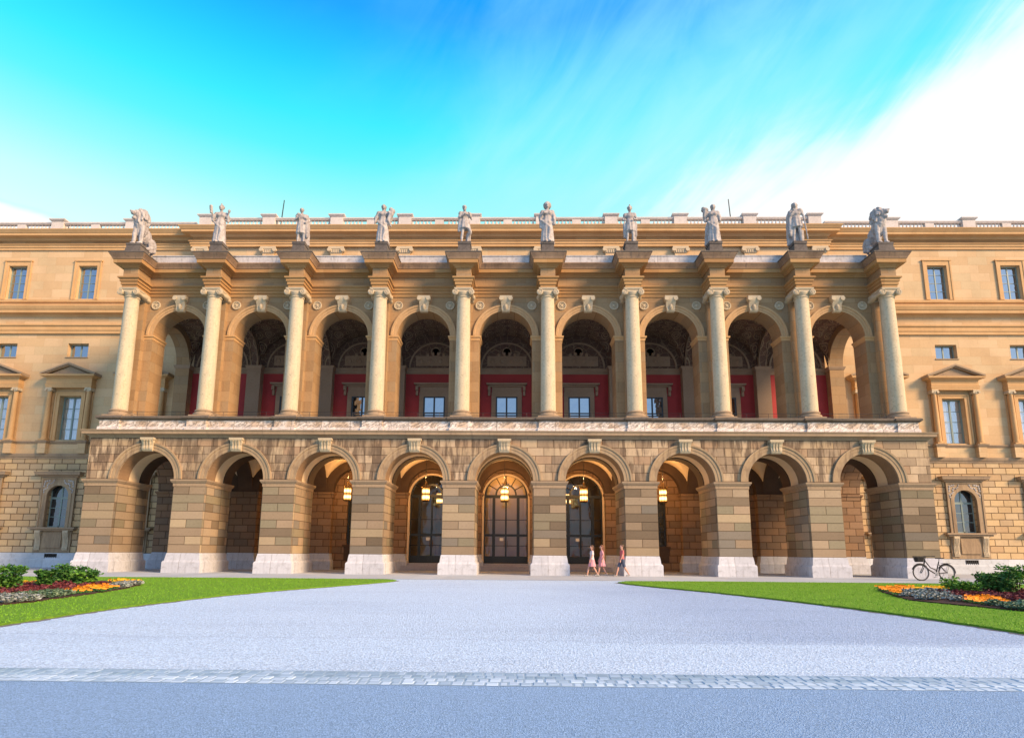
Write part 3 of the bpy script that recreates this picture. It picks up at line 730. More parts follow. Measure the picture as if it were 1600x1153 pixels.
# ---- upper loggia: columns
def make_column():
    x = C(0); y = .78; mb = MB(); pr = []
    for k in range(13):
        t = k / 12; pr.append((.385 - .045 * t ** 1.6, 8.10 + t * (14.12 - 8.10)))
    pr += [(.375, 14.13), (.375, 14.18), (.335, 14.2), (.335, 14.26)]
    mb.lathe(pr, x, y, 28); c = mb.build('column', 'column', pav, org=(x, y, 7.67), smooth=True, ang=45)
    mb = MB(); mb.box(x - .54, x + .54, y - .54, y + .54, 7.66, 7.78)
    mb.lathe([(.52, 7.78), (.54, 7.84), (.52, 7.90), (.45, 7.92), (.43, 7.96), (.45, 8.0), (.47, 8.03), (.45, 8.07), (.39, 8.1)], x, y, 28); mb.build('base', 'cornice', c, smooth=True, ang=40)
    mb = MB()
    mb.lathe([(.34, 14.22), (.37, 14.28), (.43, 14.36), (.43, 14.42)], x, y, 24)
    mb.box(x - .43, x + .43, y - .40, y + .42, 14.40, 14.5)
    for s_ in (-1, 1):
        vx, vz = x + s_ * .42, 14.375
        mb.lathe([(.155, -.44), (.165, -.40), (.10, -.15), (.09, 0), (.10, .15), (.165, .40), (.155, .44)], vx, y, 16, 'y', vz)
        for fy in (-.44, .44):   # the spiral of the volute
            sp_ = [(vx + s_ * (.145 * (1 - t / 26)) * math.cos(t * .55 + 1.4) * 1.0, y + fy * 1.02, vz + (.145 * (1 - t / 26)) * math.sin(t * .55 + 1.4)) for t in range(23)]
            mb.path(sp_, .02, 5)
            mb.lathe([(.045, 0), (.03, .03)], vx, y + fy * 1.02 - .02, 8, 'y', vz)
    mb.sweep([(x - .42, y - .41), (x + .42, y - .41), (x + .42, y + .41), (x - .42, y + .41)], [(-.1, 14.50), (.02, 14.51), (.06, 14.56), (.06, 14.6), (-.1, 14.602)], True)
    mb.build('capital', 'cap', c, smooth=True, ang=40)
    return c
c0 = make_column()
for i in range(1, 10): copy_tree(c0, pav, (C(i), .78, 7.67))

# ---- upper wall with arches, pilasters
UY = 1.65
mb = MB()
for i in range(9): mb.archwall(B(i), B(i) - S / 2 if i else -20.19, B(i) + S / 2 if i < 8 else 20.19, 1.41, 12.42, 14.62, UY, 2.85, zbot=7.65)
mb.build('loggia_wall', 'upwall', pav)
def make_pilaster():
    x = C(0); mb = MB(); mb.box(x - .34, x + .34, 1.35, UY + .05, 8.1, 14.2)
    p = mb.build('pilaster', 'upwall', pav, org=(x, 1.35, 7.67))
    mb = MB(); mb.sweep([(x - .34, UY), (x - .34, 1.35), (x + .34, 1.35), (x + .34, UY)], [(-.1, 7.66), (.1, 7.66), (.1, 7.85), (.06, 7.9), (.08, 7.98), (.02, 8.08), (-.1, 8.1)]); mb.build('base', 'cornice', p)
    mb = MB(); mb.box(x - .36, x + .36, 1.33, UY, 14.2, 14.42); mb.box(x - .44, x + .44, 1.27, UY, 14.42, 14.598)
    for s_ in (-1, 1): mb.lathe([(.11, -.18), (.12, -.15), (.11, .15), (.11, .3)], x + s_ * .38, 1.4, 14, 'y', 14.34)
    mb.build('capital', 'cap', p, smooth=True, ang=40); return p
p1 = make_pilaster()
for i in range(1, 10): copy_tree(p1, pav, (C(i), 1.35, 7.67))
def make_uarch():
    x = B(0); mb = MB()
    mb.ringmould(x, 12.42, UY, [(1.41, -.02), (1.412, .02), (1.51, .025), (1.515, .05), (1.63, .055), (1.65, .10), (1.75, .11), (1.755, -.02)])
    a = mb.build('loggia_arch_moulding', 'lmould', pav, org=(x, UY, 12.42), smooth=True)
    mb = MB()
    mb.rings([[(x - b, UY - f, z), (x + b, UY - f, z), (x + b, UY + .05, z), (x - b, UY + .05, z)] for b, f, z in ((.20, .13, 13.74), (.215, .20, 13.82), (.23, .16, 14.0), (.25, .18, 14.15), (.26, .30, 14.28), (.32, .34, 14.42), (.33, .34, 14.58))])
    for s_ in (-1, 1): mb.lathe([(.12, -.05), (.13, 0), (.12, .2)], x + s_ * .24, UY - .33, 12, 'y', 14.42)
    mb.ball((x, UY - .2, 13.98), (.1, .1, .17))
    mb.build('keystone', 'cap', a, smooth=True, ang=40)
    for s_ in (-1, 1):
        mb = MB(); mb.lathe([(.24, .02), (.25, -.04), (.235, -.07), (.19, -.07), (.175, -.02), (.08, -.02), (.075, -.06), (.04, -.08)], x + s_ * 1.40, UY, 20, 'y', 14.12)
        for k in range(8):
            t = k * math.pi / 4; mb.ball((x + s_ * 1.40 + .12 * math.cos(t), UY - .03, 14.12 + .12 * math.sin(t)), (.035, .03, .035), 6, 5)
        mb.build('medallion', 'cap', a, smooth=True, ang=40)
    for s_ in (-1, 1):
        e0, e1 = sorted((x + s_ * 1.41, x + s_ * 1.86))
        mb = MB(); mb.sweep([(e0, 2.85), (e0, UY), (e1, UY), (e1, 2.85)], [(-.1, 12.18), (.02, 12.18), (.03, 12.28), (.09, 12.34), (.10, 12.41), (-.1, 12.45)])
        mb.build('impost', 'mould', a)
    return a
u0 = make_uarch()
for i in range(1, 9): copy_tree(u0, pav, (B(i), UY, 12.42))

# ---- entablature with a block breaking forward over every column
EP = ressaut(C(9) + .39, 1.60, .39, .39, CY)
mb = MB(); mb.sweep(EP, [(-.36, 14.6), (0, 14.6), (0, 14.76), (.05, 14.78), (.05, 14.93), (.10, 14.95), (.10, 15.07), (.18, 15.11), (.18, 15.18), (-.1, 15.2)]); mb.build('architrave', 'ochre', pav)
mb = MB(); mb.sweep(EP, [(-.2, 15.17), (-.004, 15.18), (-.004, 15.70), (-.2, 15.72)]); mb.build('frieze', 'upwall', pav)
mb = MB(); mb.sweep(EP, [(-.2, 15.68), (.06, 15.69), (.08, 15.75), (.16, 15.79), (.17, 15.83), (.36, 15.85), (.37, 16.05), (-.2, 16.06)]); mb.build('loggia_cornice', 'ochre', pav)
mb = MB(); mb.sweep(EP, [(-.2, 16.045), (.40, 16.05), (.41, 16.08), (.43, 16.13), (.50, 16.24), (.53, 16.28), (.53, 16.34), (-.3, 16.40)]); mb.build('cornice_gutter', 'sooty', pav)
for i in range(10):
    mb = MB(); x = C(i); mb.frustum(x, .95, 16.33, 16.385, .95, 1.12, .955, 1.125); mb.frustum(x, .95, 16.385, 16.46, .955, 1.125, .85, 1.0); mb.build('cornice_block_cap', 'coping', pav, org=(x, .95, 16.36))
mb = MB()
for i in range(9): mb.box(C(i) + .5, C(i + 1) - .5, 1.30, 1.55, 16.38, 16.80); mb.box(C(i) + .5, C(i + 1) - .5, 1.26, 1.60, 16.80, 16.84)
mb.build('roof_parapet', 'metalroof', pav)
mb = MB(); mb.box(-20.1, 20.1, 1.75, CY, 14.75, 16.78); mb.build('loggia_roof', 'roof', pav)
mb = MB()
for s_ in (-1, 1):   # solid flanks of the entablature behind the corner columns
    a, b = sorted((s_ * 20.17, s_ * 19.5)); mb.box(a, b, .5, CY, 14.62, 16.36)
for i in range(10): mb.box(C(i) - .37, C(i) + .37, .42, 1.7, 14.62, 16.36)
mb.build('entablature_core', 'upwall', pav)

# ---- loggia interior
for i in range(10):
    x = C(i); sx = -1 if i == 0 else 1
    mb = MB()
    if i in (0, 9):
        a, b = sorted((sx * 20.19, sx * 19.40)); mb.archwall(4.575, 2.85, 6.3, 1.70, 12.15, 14.62, a, b, axis='y'); mb.build('side_arch', 'upwall', pav)
    else:
        mb.archwall(4.575, 2.85, 6.3, 1.70, 12.15, 14.62, x - .22, x + .22, axis='y'); r_ = mb.build('vault_rib', 'vault', pav)
        mb = MB()
        for e in (-.235, .205): mb.ringmould(4.575, 12.15, x + e, [(1.66, 0), (1.66, -.03), (1.74, -.03), (1.74, 0)], axis='y')
        mb.build('rib_edge', 'lstone', r_)
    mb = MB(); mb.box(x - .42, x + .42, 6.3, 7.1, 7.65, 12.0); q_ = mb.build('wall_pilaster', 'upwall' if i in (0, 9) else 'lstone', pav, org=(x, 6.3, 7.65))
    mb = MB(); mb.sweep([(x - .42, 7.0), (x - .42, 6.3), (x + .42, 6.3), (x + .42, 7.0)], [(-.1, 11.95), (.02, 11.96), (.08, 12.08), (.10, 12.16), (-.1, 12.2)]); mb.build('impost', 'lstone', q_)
    if 0 < i < 9:
        mb = MB(); mb.box(x - .2, x + .2, 6.27, 6.35, 12.3, 12.7); mb.box(x - .26, x + .26, 6.29, 6.36, 12.24, 12.76); mb.build('panel', 'lstone', q_)
for i in range(9):
    groin(B(i), 2.0, 2.8, 6.85, 12.15, 2.1, 2.0, 22).build('loggia_vault', 'vault', pav, smooth=True)
mb = MB(); mb.box(-19.4, 19.4, 6.8, 7.0, 7.65, 11.8); mb.build('red_wall', 'red', pav)
mb = MB()
for i in range(9):
    a, b = B(i) - 1.75, B(i) + 1.75
    mb.sweep([(a, 6.8), (b, 6.8)], [(-.05, 11.78), (.03, 11.78), (.03, 11.84), (-.0, 11.86), (.0, 12.0), (.05, 12.05), (.08, 12.15), (-.05, 12.2)])
    mb.ringmould(B(i), 12.2, 6.84, [(1.52, 0), (1.52, .06), (1.62, .06), (1.62, 0)])
mb.build('wall_moulding', 'lstone', pav)
mb = MB(); mb.box(-19.4, 19.4, 6.84, 7.04, 12.1, 14.7); lun = mb.build('lunette_wall', 'vault', pav)
for i in range(9):
    mb = MB()
    mb.box(B(i) - 1.2, B(i) + 1.2, 6.825, 6.85, 12.32, 13.5 if 0 else 12.95)
    for k in (-.9, -.3, .3, .9):
        mb.lathe([(.26, 0), (.26, -.04), (.21, -.04), (.21, 0)], B(i) + k, 6.83, 16, 'y', 12.62)
        mb.ball((B(i) + k, 6.83, 12.62), (.13, .08, .15), 8, 6); mb.ball((B(i) + k * .55, 6.83, 13.12 - abs(k) * .1), (.10, .07, .12), 8, 6)
    mb.lathe([(.3, 0), (.3, -.04), (.24, -.04), (.24, 0)], B(i), 6.83, 16, 'y', 13.2)
    mb.build('lunette_ornament', 'lstone', lun)
def make_lwin(first=True):
    x = B(1); mb = MB(); y = 6.8
    for a, b in ((-.92, -.66), (.66, .92)): mb.box(x + a, x + b, y - .06, y + .02, 7.65, 10.36)
    mb.box(x - .92, x + .92, y - .06, y + .02, 10.36, 10.62); mb.box(x - .9, x + .9, y - .045, y, 10.62, 10.98)
    mb.sweep([(x - .98, y), (x - .98, y - .08), (x + .98, y - .08), (x + .98, y)], [(-.1, 10.96), (.06, 10.98), (.10, 11.04), (.24, 11.08), (.26, 11.16), (-.1, 11.22)])
    for s_ in (-1, 1): mb.box(x + s_ * 1.06 - .08, x + s_ * 1.06 + .08, y - .26, y, 10.72, 10.97); mb.box(x + s_ * 1.06 - .07, x + s_ * 1.06 + .07, y - .14, y, 10.42, 10.72)
    f = mb.build('loggia_window', 'lstone', pav, org=(x, y, 7.65))
    mb = MB()
    for a, b in ((-.66, -.57), (.57, .66), (-.05, .05)): mb.box(x + a, x + b, y - .035, y - .003, 7.66, 10.36)
    for z in (7.66, 8.55, 9.15, 9.3 - .0, 10.28): mb.box(x - .57, x + .57, y - .03, y - .004, z, z + .08)
    mb.build('frame', 'frame_d', f)
    mb = MB(); mb.box(x - .6, x + .6, y - .018, y - .002, 7.7, 10.3); mb.build('pane', 'glass', f)
    return f
l0 = make_lwin()
for i in range(2, 8): copy_tree(l0, pav, (B(i), 6.8, 7.65))

# ---- main block behind the loggia, above its roof
mb = MB(); mb.box(-20.35, 20.35, CY + .12, 20, 16.0, 20.3); mb.build('upper_wall', 'smooth', pav)
mb = MB(); mb.box(-20.35, -19.35, CY + .1, 20, 0, 16.0); mb.box(19.35, 20.35, CY + .1, 20, 0, 16.0); mb.box(-19.35, 19.35, 7.2, 7.28, 6.6, 16.0); mb.box(-19.35, -8.1, 7.5, 7.6, 0, 6.6); mb.box(8.1, 19.35, 7.5, 7.6, 0, 6.6); mb.build('main_wall', 'smooth', pav)
def attic(path, parent, pedx, x0, x1, yb, nm=''):
    mb = MB(); mb.sweep(path, [(-.1, 20.28), (.07, 20.28), (.07, 20.43), (.12, 20.45), (.12, 20.58), (.19, 20.61), (.19, 20.65), (-.1, 20.67)]); mb.build('roof_architrave', 'mould', parent)
    mb = MB(); mb.sweep(path, [(-.1, 20.64), (-.01, 20.65), (-.01, 20.96), (-.1, 20.97)]); mb.build('roof_frieze', 'ochre', parent)
    mb = MB(); mb.sweep(path, [(-.1, 20.94), (.05, 20.95), (.10, 21.02), (.15, 21.05), (.17, 21.08), (.52, 21.09), (.53, 21.24), (.57, 21.26), (.62, 21.34), (.68, 21.42), (.69, 21.47), (-.5, 21.55)]); mb.build('roof_cornice', 'mould', parent)
    mb = MB()
    mb.box(x0, x1, yb - .14, yb + .14, 21.5, 21.66); mb.box(x0, x1, yb - .13, yb + .13, 22.06, 22.12); mb.box(x0, x1, yb - .17, yb + .17, 22.12, 22.20)
    x = x0 + .14
    blocks = [p + d for p in pedx for d in (0,)] + [(a + b) / 2 for a, b in zip(pedx, pedx[1:])]
    while x < x1:
        if all(abs(x - p) > .40 for p in blocks):
            mb.lathe([(.055, 0), (.05, .05), (.08, .14), (.06, .26), (.035, .33), (.055, .38), (.055, .40)], x, yb, 6, cz=21.66)
        x += .235
    for p in blocks:
        if x0 <= p <= x1: mb.box(p - .28, p + .28, yb - .12, yb + .12, 21.66, 22.06)
    mb.box(x0, x1, yb + .8, yb + .85, 21.3, 21.5)
    bal = mb.build('roof_balustrade', 'balu', parent)
    for p in pedx:
        mb = MB(); mb.box(p - .40, p + .40, yb - .22, yb + .3, 21.5, 22.24)
        mb.sweep([(p - .40, yb - .22), (p + .40, yb - .22), (p + .40, yb + .3), (p - .40, yb + .3)], [(-.1, 22.24), (.04, 22.24), (.12, 22.32), (.12, 22.38), (-.1, 22.42)], True)
        mb.quad((p - .4, yb - .2, 22.419), (p + .4, yb - .2, 22.419), (p + .4, yb + .3, 22.419), (p - .4, yb + .3, 22.419))
        mb.build('pedestal', 'balu', bal)
attic([(-20.35, 9), (-20.35, 7.0), (20.35, 7.0), (20.35, 9)], pav, [C(i) for i in range(1, 9)] + [-19.5, 19.5], -19.9, 19.9, 6.95)
for i in range(10):
    x = C(i); mb = MB(); mb.box(x - .36, x + .36, 7.02, CY + .15, 16.0, 19.9)
    p_ = mb.build('attic_pilaster', 'smooth', pav, org=(x, 7.02, 16.0))
    mb = MB(); mb.box(x - .40, x + .40, 6.99, 7.2, 19.85, 20.05); mb.box(x - .50, x + .50, 6.93, 7.2, 20.12, 20.28); mb.box(x - .42, x + .42, 6.96, 7.2, 20.05, 20.12)
    for s_ in (-1, 1): mb.lathe([(.13, -.1), (.14, 0), (.13, .15)], x + s_ * .43, 6.98, 12, 'y', 20.06)
    for k in range(-2, 3): mb.box(x + k * .14 - .035, x + k * .14 + .035, 6.95, 6.99, 19.87, 20.05)
    mb.build('capital', 'cap', p_, smooth=True, ang=40)
mb = MB(); mb.box(-20.3, 20.3, 7.3, 24, 20.9, 21.45); mb.build('roof', 'roof', pav)

# ================================================================== WINGS
def wing(sx, label):
    base = Vector((sx * 31.5, WY, 0)); wg = empty('palace_wing', base); tag(wg, label, 'building', None)
    X0, X1 = sorted((sx * 20.3, sx * 48.0))
    cs = [sx * (22.68 + 4.6 * k) for k in range(5)]
    bw, uw = [], []
    for c in cs:
        bw.append((c - .68, c + .68, 2.36, 4.95)); uw.append((c - .68, c + .68, 7.72, 10.5)); uw.append((c - .66, c + .66, 13.05, 13.95))
    mb = MB(); mb.holewall(X0, X1, .85, 6.56, WY, bw, .42); mb.build('ground_floor_wall', 'rustic', wg, org=(0, WY, 0))
    mb = MB(); mb.holewall(X0, X1, 7.6, 14.6, WY, uw, .42); mb.build('first_floor_wall', 'smooth', wg, org=(0, WY, 0))
    tw = [(c - .61, c + .61, 16.95, 19.2) for c in cs]
    mb = MB(); mb.holewall(X0, X1, 16.85, 20.3, WY + .004, tw, .34); mb.build('top_floor_wall', 'smooth', wg, org=(0, WY, 0))
    mb = MB(); mb.sweep([(X0, WY), (X1, WY)], [(-.1, -.05), (.16, -.05), (.16, .46), (.12, .52), (.05, .53), (.04, .85), (-.1, .86)]); pl = mb.build('plinth', 'wplinth', wg)
    mb = MB(); mb.sweep([(X0, WY), (X1, WY)], [(-.1, 6.53), (.04, 6.53), (.05, 6.62), (.10, 6.66), (.14, 6.78), (.15, 6.84), (-.1, 6.88)]); mb.build('string_course', 'cornice', wg)
    P = [(X0, WY)]
    for c in sorted(cs):
        for l, r in ((c - 1.45, c - 1.02), (c + 1.02, c + 1.45)): P += [(l, WY), (l, WY - .32), (r, WY - .32), (r, WY)]
    P += [(X1, WY)]
    mb = MB(); mb.sweep(P, [(-.1, 6.84), (.03, 6.84), (.03, 7.46), (-.1, 7.47)]); mb.build('window_parapet', 'smooth', wg)
    mb = MB(); mb.sweep(P, [(-.1, 7.44), (.04, 7.45), (.08, 7.52), (.13, 7.56), (.14, 7.62), (-.1, 7.66)]); mb.build('sill_course', 'cornice', wg)
    L = [(X0, WY), (X1, WY)]
    mb = MB(); mb.sweep(L, [(-.1, 14.57), (.13, 14.57), (.13, 14.76), (.17, 14.78), (.17, 15.02), (.25, 15.08), (.25, 15.17), (-.1, 15.20)]); mb.build('architrave', 'mould', wg)
    mb = MB(); mb.sweep(L, [(-.1, 15.17), (.04, 15.18), (.04, 15.72), (-.1, 15.73)]); mb.build('frieze', 'smooth', wg)
    mb = MB(); mb.sweep(L, [(-.1, 15.70), (.06, 15.71), (.12, 15.80), (.14, 15.84), (.44, 15.86), (.45, 16.04), (.49, 16.06), (.57, 16.24), (.58, 16.30), (.16, 16.36), (.16, 16.60), (.26, 16.64), (.28, 16.78), (-.1, 16.9)]); mb.build('main_cornice', 'mould', wg)
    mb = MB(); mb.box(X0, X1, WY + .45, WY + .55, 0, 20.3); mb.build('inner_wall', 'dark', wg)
    mb = MB(); mb.box(X0, X1, WY + .2, 24, 20.9, 21.40); mb.build('roof', 'roof', wg)
    ped = [sx * (24.65 + 4.9 * k) for k in range(4)]
    a0_, a1_ = sorted((sx * 20.4, sx * 48)); attic([(X0, WY - .02), (X1, WY - .02)], wg, sorted(ped), a0_, a1_, WY - .02)
    # one of each window kind, then copies along the wing
    c = cs[0]
    def gwin():
        mb = MB(); y = WY
        mb.archwall(c, c - 1.02, c + 1.02, .66, 4.23, 5.35, y - .09, y + .1, zbot=2.36)
        mb.ringmould(c, 4.23, y - .09, [(.66, -.02), (.662, .03), (.86, .035), (.87, -.02)])
        for s_ in (-1, 1):
            a, b = sorted((c + s_ * .665, c + s_ * .86)); mb.box(a, b, y - .122, y - .05, 2.362, 4.23)
            a, b = sorted((c + s_ * .97, c + s_ * 1.06)); mb.box(a, b, y - .13, y - .05, 2.363, 5.36)
        mb.box(c - .97, c + .97, y - .13, y - .05, 5.27, 5.36)
        f = mb.build('arched_window', 'arch', wg, org=(c, y, 2.36))
        mb = MB(); mb.sweep([(c - 1.1, y), (c - 1.1, y - .1), (c + 1.1, y - .1), (c + 1.1, y)], [(-.1, 5.36), (.0, 5.37), (.1, 5.46), (.28, 5.52), (.30, 5.62), (.34, 5.70), (-.1, 5.76)]); mb.build('hood', 'cornice', f)
        for s_ in (-1, 1):
            mb = MB(); cc = []
            for k in range(9):
                t = k / 8; a = .25 + t * 1.0; r_ = .93 + .07 * math.sin(k * 1.7)
                cc.append((c + s_ * (r_ * math.cos(a) * .92 + .03), y - .10, 4.23 + r_ * math.sin(a) * 1.02)); mb.ball(cc[-1], (.06, .035, .055), 7, 5)
            mb.path(cc, .022, 5)
            dd = [(c + s_ * px_, y - .10, pz_) for px_, pz_ in ((.9, 4.83), (.88, 4.98), (.85, 5.12), (.72, 5.16), (.60, 5.18))]
            for q in dd: mb.ball(q, (.065, .04, .06), 7, 5)
            mb.path(dd, .022, 5)
            mb.build('carved_spandrel', 'marble', f, smooth=True)
        mb = MB(); mb.box(c - 1.42, c + 1.42, y - .34, y + .2, 2.27, 2.36); mb.box(c - 1.3, c + 1.3, y - .24, y + .02, 2.17, 2.27); mb.build('sill', 'cornice', f)
        mb = MB(); mb.box(c - 1.12, c + 1.12, y - .07, y, .87, 2.17); mb.box(c - .56, c + .56, y - .13, y - .06, 1.15, 2.05); mb.build('apron', 'arch', f)
        for s_ in (-1, 1):
            mb = MB(); q = c + s_ * .85
            mb.rings([[(q - .16, y - fz, z), (q + .16, y - fz, z), (q + .16, y - .05, z), (q - .16, y - .05, z)] for fz, z in ((.12, 1.0), (.16, 1.1), (.12, 1.3), (.14, 1.6), (.22, 1.85), (.27, 2.05), (.26, 2.17))])
            for k in (-.08, 0, .08): mb.rings([[(q + k - .02, y - fz - .02, z), (q + k + .02, y - fz - .02, z), (q + k + .02, y - .1, z), (q + k - .02, y - .1, z)] for fz, z in ((.16, 1.1), (.12, 1.3), (.14, 1.6), (.22, 1.85), (.27, 2.05))])
            mb.build('bracket', 'cap', f)
        mb = MB(); y2 = y + .28
        for a, b in ((-.68, -.61), (.61, .68), (-.045, .045)): mb.box(c + a, c + b, y2, y2 + .07, 2.36, 4.92)
        mb.box(c - .61, c + .61, y2 - .004, y2 + .066, 4.08, 4.2); mb.box(c - .61, c + .61, y2, y2 + .06, 2.36, 2.44)
        for z in (2.98, 3.52): mb.box(c - .61, c + .61, y2 + .01, y2 + .05, z, z + .04)
        mb.build('frame', 'frame_g', f)
        mb = MB(); mb.box(c - .66, c + .66, y2 + .03, y2 + .04, 2.37, 4.93); mb.build('pane', 'glass_dim', f)
        return f
    def vent():
        mb = MB(); y = WY - .04; mb.box(c - .38, c + .38, y - .008, y + .05, .55, .80); v = mb.build('vent', 'dark', wg, org=(c, WY, .55))
        mb = MB()
        for k in range(7): mb.box(c - .36 + k * .115, c - .33 + k * .115, y - .03, y - .005, .555, .795)
        mb.build('vent_bars', 'iron', v); return v
    def pwin():
        y = WY; mb = MB()
        for a, b, o_ in ((-.94, -.68, .10), (.68, .94, .10)): mb.box(c + a, c + b, y - o_, y + .02, 7.66, 10.5)
        mb.box(c - .94, c + .94, y - .10, y + .02, 10.5, 10.74)
        for a, b in ((-.94, -.86), (.86, .94)): mb.box(c + a, c + b, y - .13, y - .09, 7.66, 10.74)
        mb.box(c - .86, c + .86, y - .13, y - .09, 10.66, 10.745)
        f = mb.build('pedimented_window', 'mould', wg, org=(c, y, 7.66))
        for s_ in (-1, 1):
            q = c + s_ * 1.24; mb = MB()
            mb.lathe([(.155, 7.86), (.15, 9.2), (.13, 10.72)], q, y - .24, 14); cc = mb.build('engaged_column', 'mould', f, smooth=True, ang=40)
            mb = MB(); mb.box(q - .21, q + .21, y - .44, y - .04, 7.64, 7.72); mb.lathe([(.2, 7.72), (.2, 7.78), (.16, 7.80), (.17, 7.84), (.155, 7.87)], q, y - .24, 14); mb.build('base', 'mould', cc, smooth=True, ang=40)
            mb = MB(); mb.box(q - .19, q + .19, y - .42, y - .02, 10.86, 10.96)
            for t_ in (-1, 1): mb.lathe([(.07, -.2), (.075, -.16), (.06, 0), (.075, .16), (.07, .2)], q + t_ * .16, y - .24, 10, 'y', 10.82)
            mb.lathe([(.13, 10.72), (.17, 10.80), (.17, 10.88)], q, y - .24, 12)
            mb.build('capital', 'cap', cc, smooth=True, ang=40)
            mb = MB(); mb.box(q - .17, q + .17, y - .06, y, 7.66, 10.95); mb.build('backing_pilaster', 'mould', f)
        E = [(c - 1.44, y), (c - 1.44, y - .42), (c + 1.44, y - .42), (c + 1.44, y)]
        mb = MB(); mb.sweep(E, [(-.42, 10.96), (0, 10.96), (0, 11.07), (.02, 11.08), (.02, 11.16), (.04, 11.2), (-.01, 11.22), (-.01, 11.55), (.05, 11.58), (.07, 11.62), (.26, 11.65), (.28, 11.76), (-.4, 11.78)]); mb.build('entablature', 'mould', f)
        mb = MB(); t = .12
        ax, az = 1.74, .66; zb = 11.76
        # raking cornices and recessed tympanum
        mb.rings([[(c - 1.40, yy, zb), (c + 1.40, yy, zb), (c, yy, zb + az - .10)] for yy in (y - .42, y)])
        for s_ in (-1, 1):
            for (d0, d1, ff) in ((0, .11, .66), (-.07, 0, .58)):
                A = [(c + s_ * ax, zb + d0), (c, zb + az + d0), (c, zb + az + d1), (c + s_ * ax, zb + d1)]
                mb.rings([[(px_, yy, pz_) for px_, pz_ in A] for yy in (y - ff, y)])
        mb.build('pediment', 'cornice', f)
        mb = MB(); y2 = y + .3
        for a, b in ((-.68, -.60), (.60, .68), (-.05, .05)): mb.box(c + a, c + b, y2, y2 + .06, 7.72, 10.5)
        mb.box(c - .6, c + .6, y2, y2 + .055, 10.42, 10.5); mb.box(c - .6, c + .6, y2, y2 + .055, 7.72, 7.8)
        for z in (8.42, 9.08, 9.74): mb.box(c - .6, c + .6, y2 + .01, y2 + .05, z, z + .035)
        mb.build('frame', 'frame_g', f)
        mb = MB(); mb.box(c - .66, c + .66, y2 + .03, y2 + .04, 7.72, 10.5); mb.build('pane', 'glass_c', f)
        mb = MB(); n_ = 60
        A = [(c - .66 + 1.32 * k / n_, y2 + .10 + .012 * math.sin(k * .9), 7.72) for k in range(n_ + 1)]; mb.strip(A, [(p[0], p[1], 10.5) for p in A]); mb.build('curtain', 'curtain', f)
        return f
    def sqwin():
        y2 = WY + .3; mb = MB()
        for a, b in ((-.66, -.59), (.59, .66), (-.04, .04)): mb.box(c + a, c + b, y2, y2 + .06, 13.05, 13.95)
        mb.box(c - .59, c + .59, y2, y2 + .055, 13.88, 13.95); mb.box(c - .59, c + .59, y2, y2 + .055, 13.05, 13.12)
        f = mb.build('mezzanine_window', 'frame_g', wg, org=(c, WY, 13.05))
        mb = MB(); mb.box(c - .64, c + .64, y2 + .03, y2 + .04, 13.06, 13.94); mb.build('pane', 'glass', f)
        mb = MB(); mb.box(c - .72, c + .72, WY - .05, WY + .3, 12.99, 13.045); mb.build('sill', 'cornice', f); return f
    def twin():
        y = WY; mb = MB()
        for s_ in (-1, 1): a, b = sorted((c + s_ * .61, c + s_ * .86)); mb.box(a, b, y - .06, y + .02, 16.9, 19.2); a, b = sorted((c + s_ * .80, c + s_ * .88)); mb.box(a, b, y - .09, y - .05, 16.9, 19.5)
        mb.box(c - .80, c + .80, y - .06, y + .02, 19.2, 19.5); mb.box(c - .92, c + .92, y - .12, y, 19.5, 19.57)
        f = mb.build('top_window', 'mould', wg, org=(c, y, 16.9)); y2 = y + .22; mb = MB()
        for a, b in ((-.61, -.54), (.54, .61), (-.035, .035)): mb.box(c + a, c + b, y2, y2 + .06, 16.95, 19.2)
        for z in (16.95, 17.52, 18.08, 18.64, 19.14): mb.box(c - .54, c + .54, y2 + .005, y2 + .05, z, z + (.03 if 17 < z < 19 else .06))
        mb.build('frame', 'frame_g', f)
        mb = MB(); mb.box(c - .6, c + .6, y2 + .03, y2 + .04, 16.96, 19.19); mb.build('pane', 'glass', f); return f
    for fn in (gwin, vent, pwin, sqwin, twin):
        o = fn()
        for c2 in cs[1:]: copy_tree(o, wg, (o.location.x + c2 - c, o.location.y, o.location.z))
    return wg
wing(-1, 'left wing of the sandstone palace, rusticated below with pedimented windows above, partly shaded')
wing(1, 'right wing of the sandstone palace beyond the parked bicycle, evenly lit golden stone')
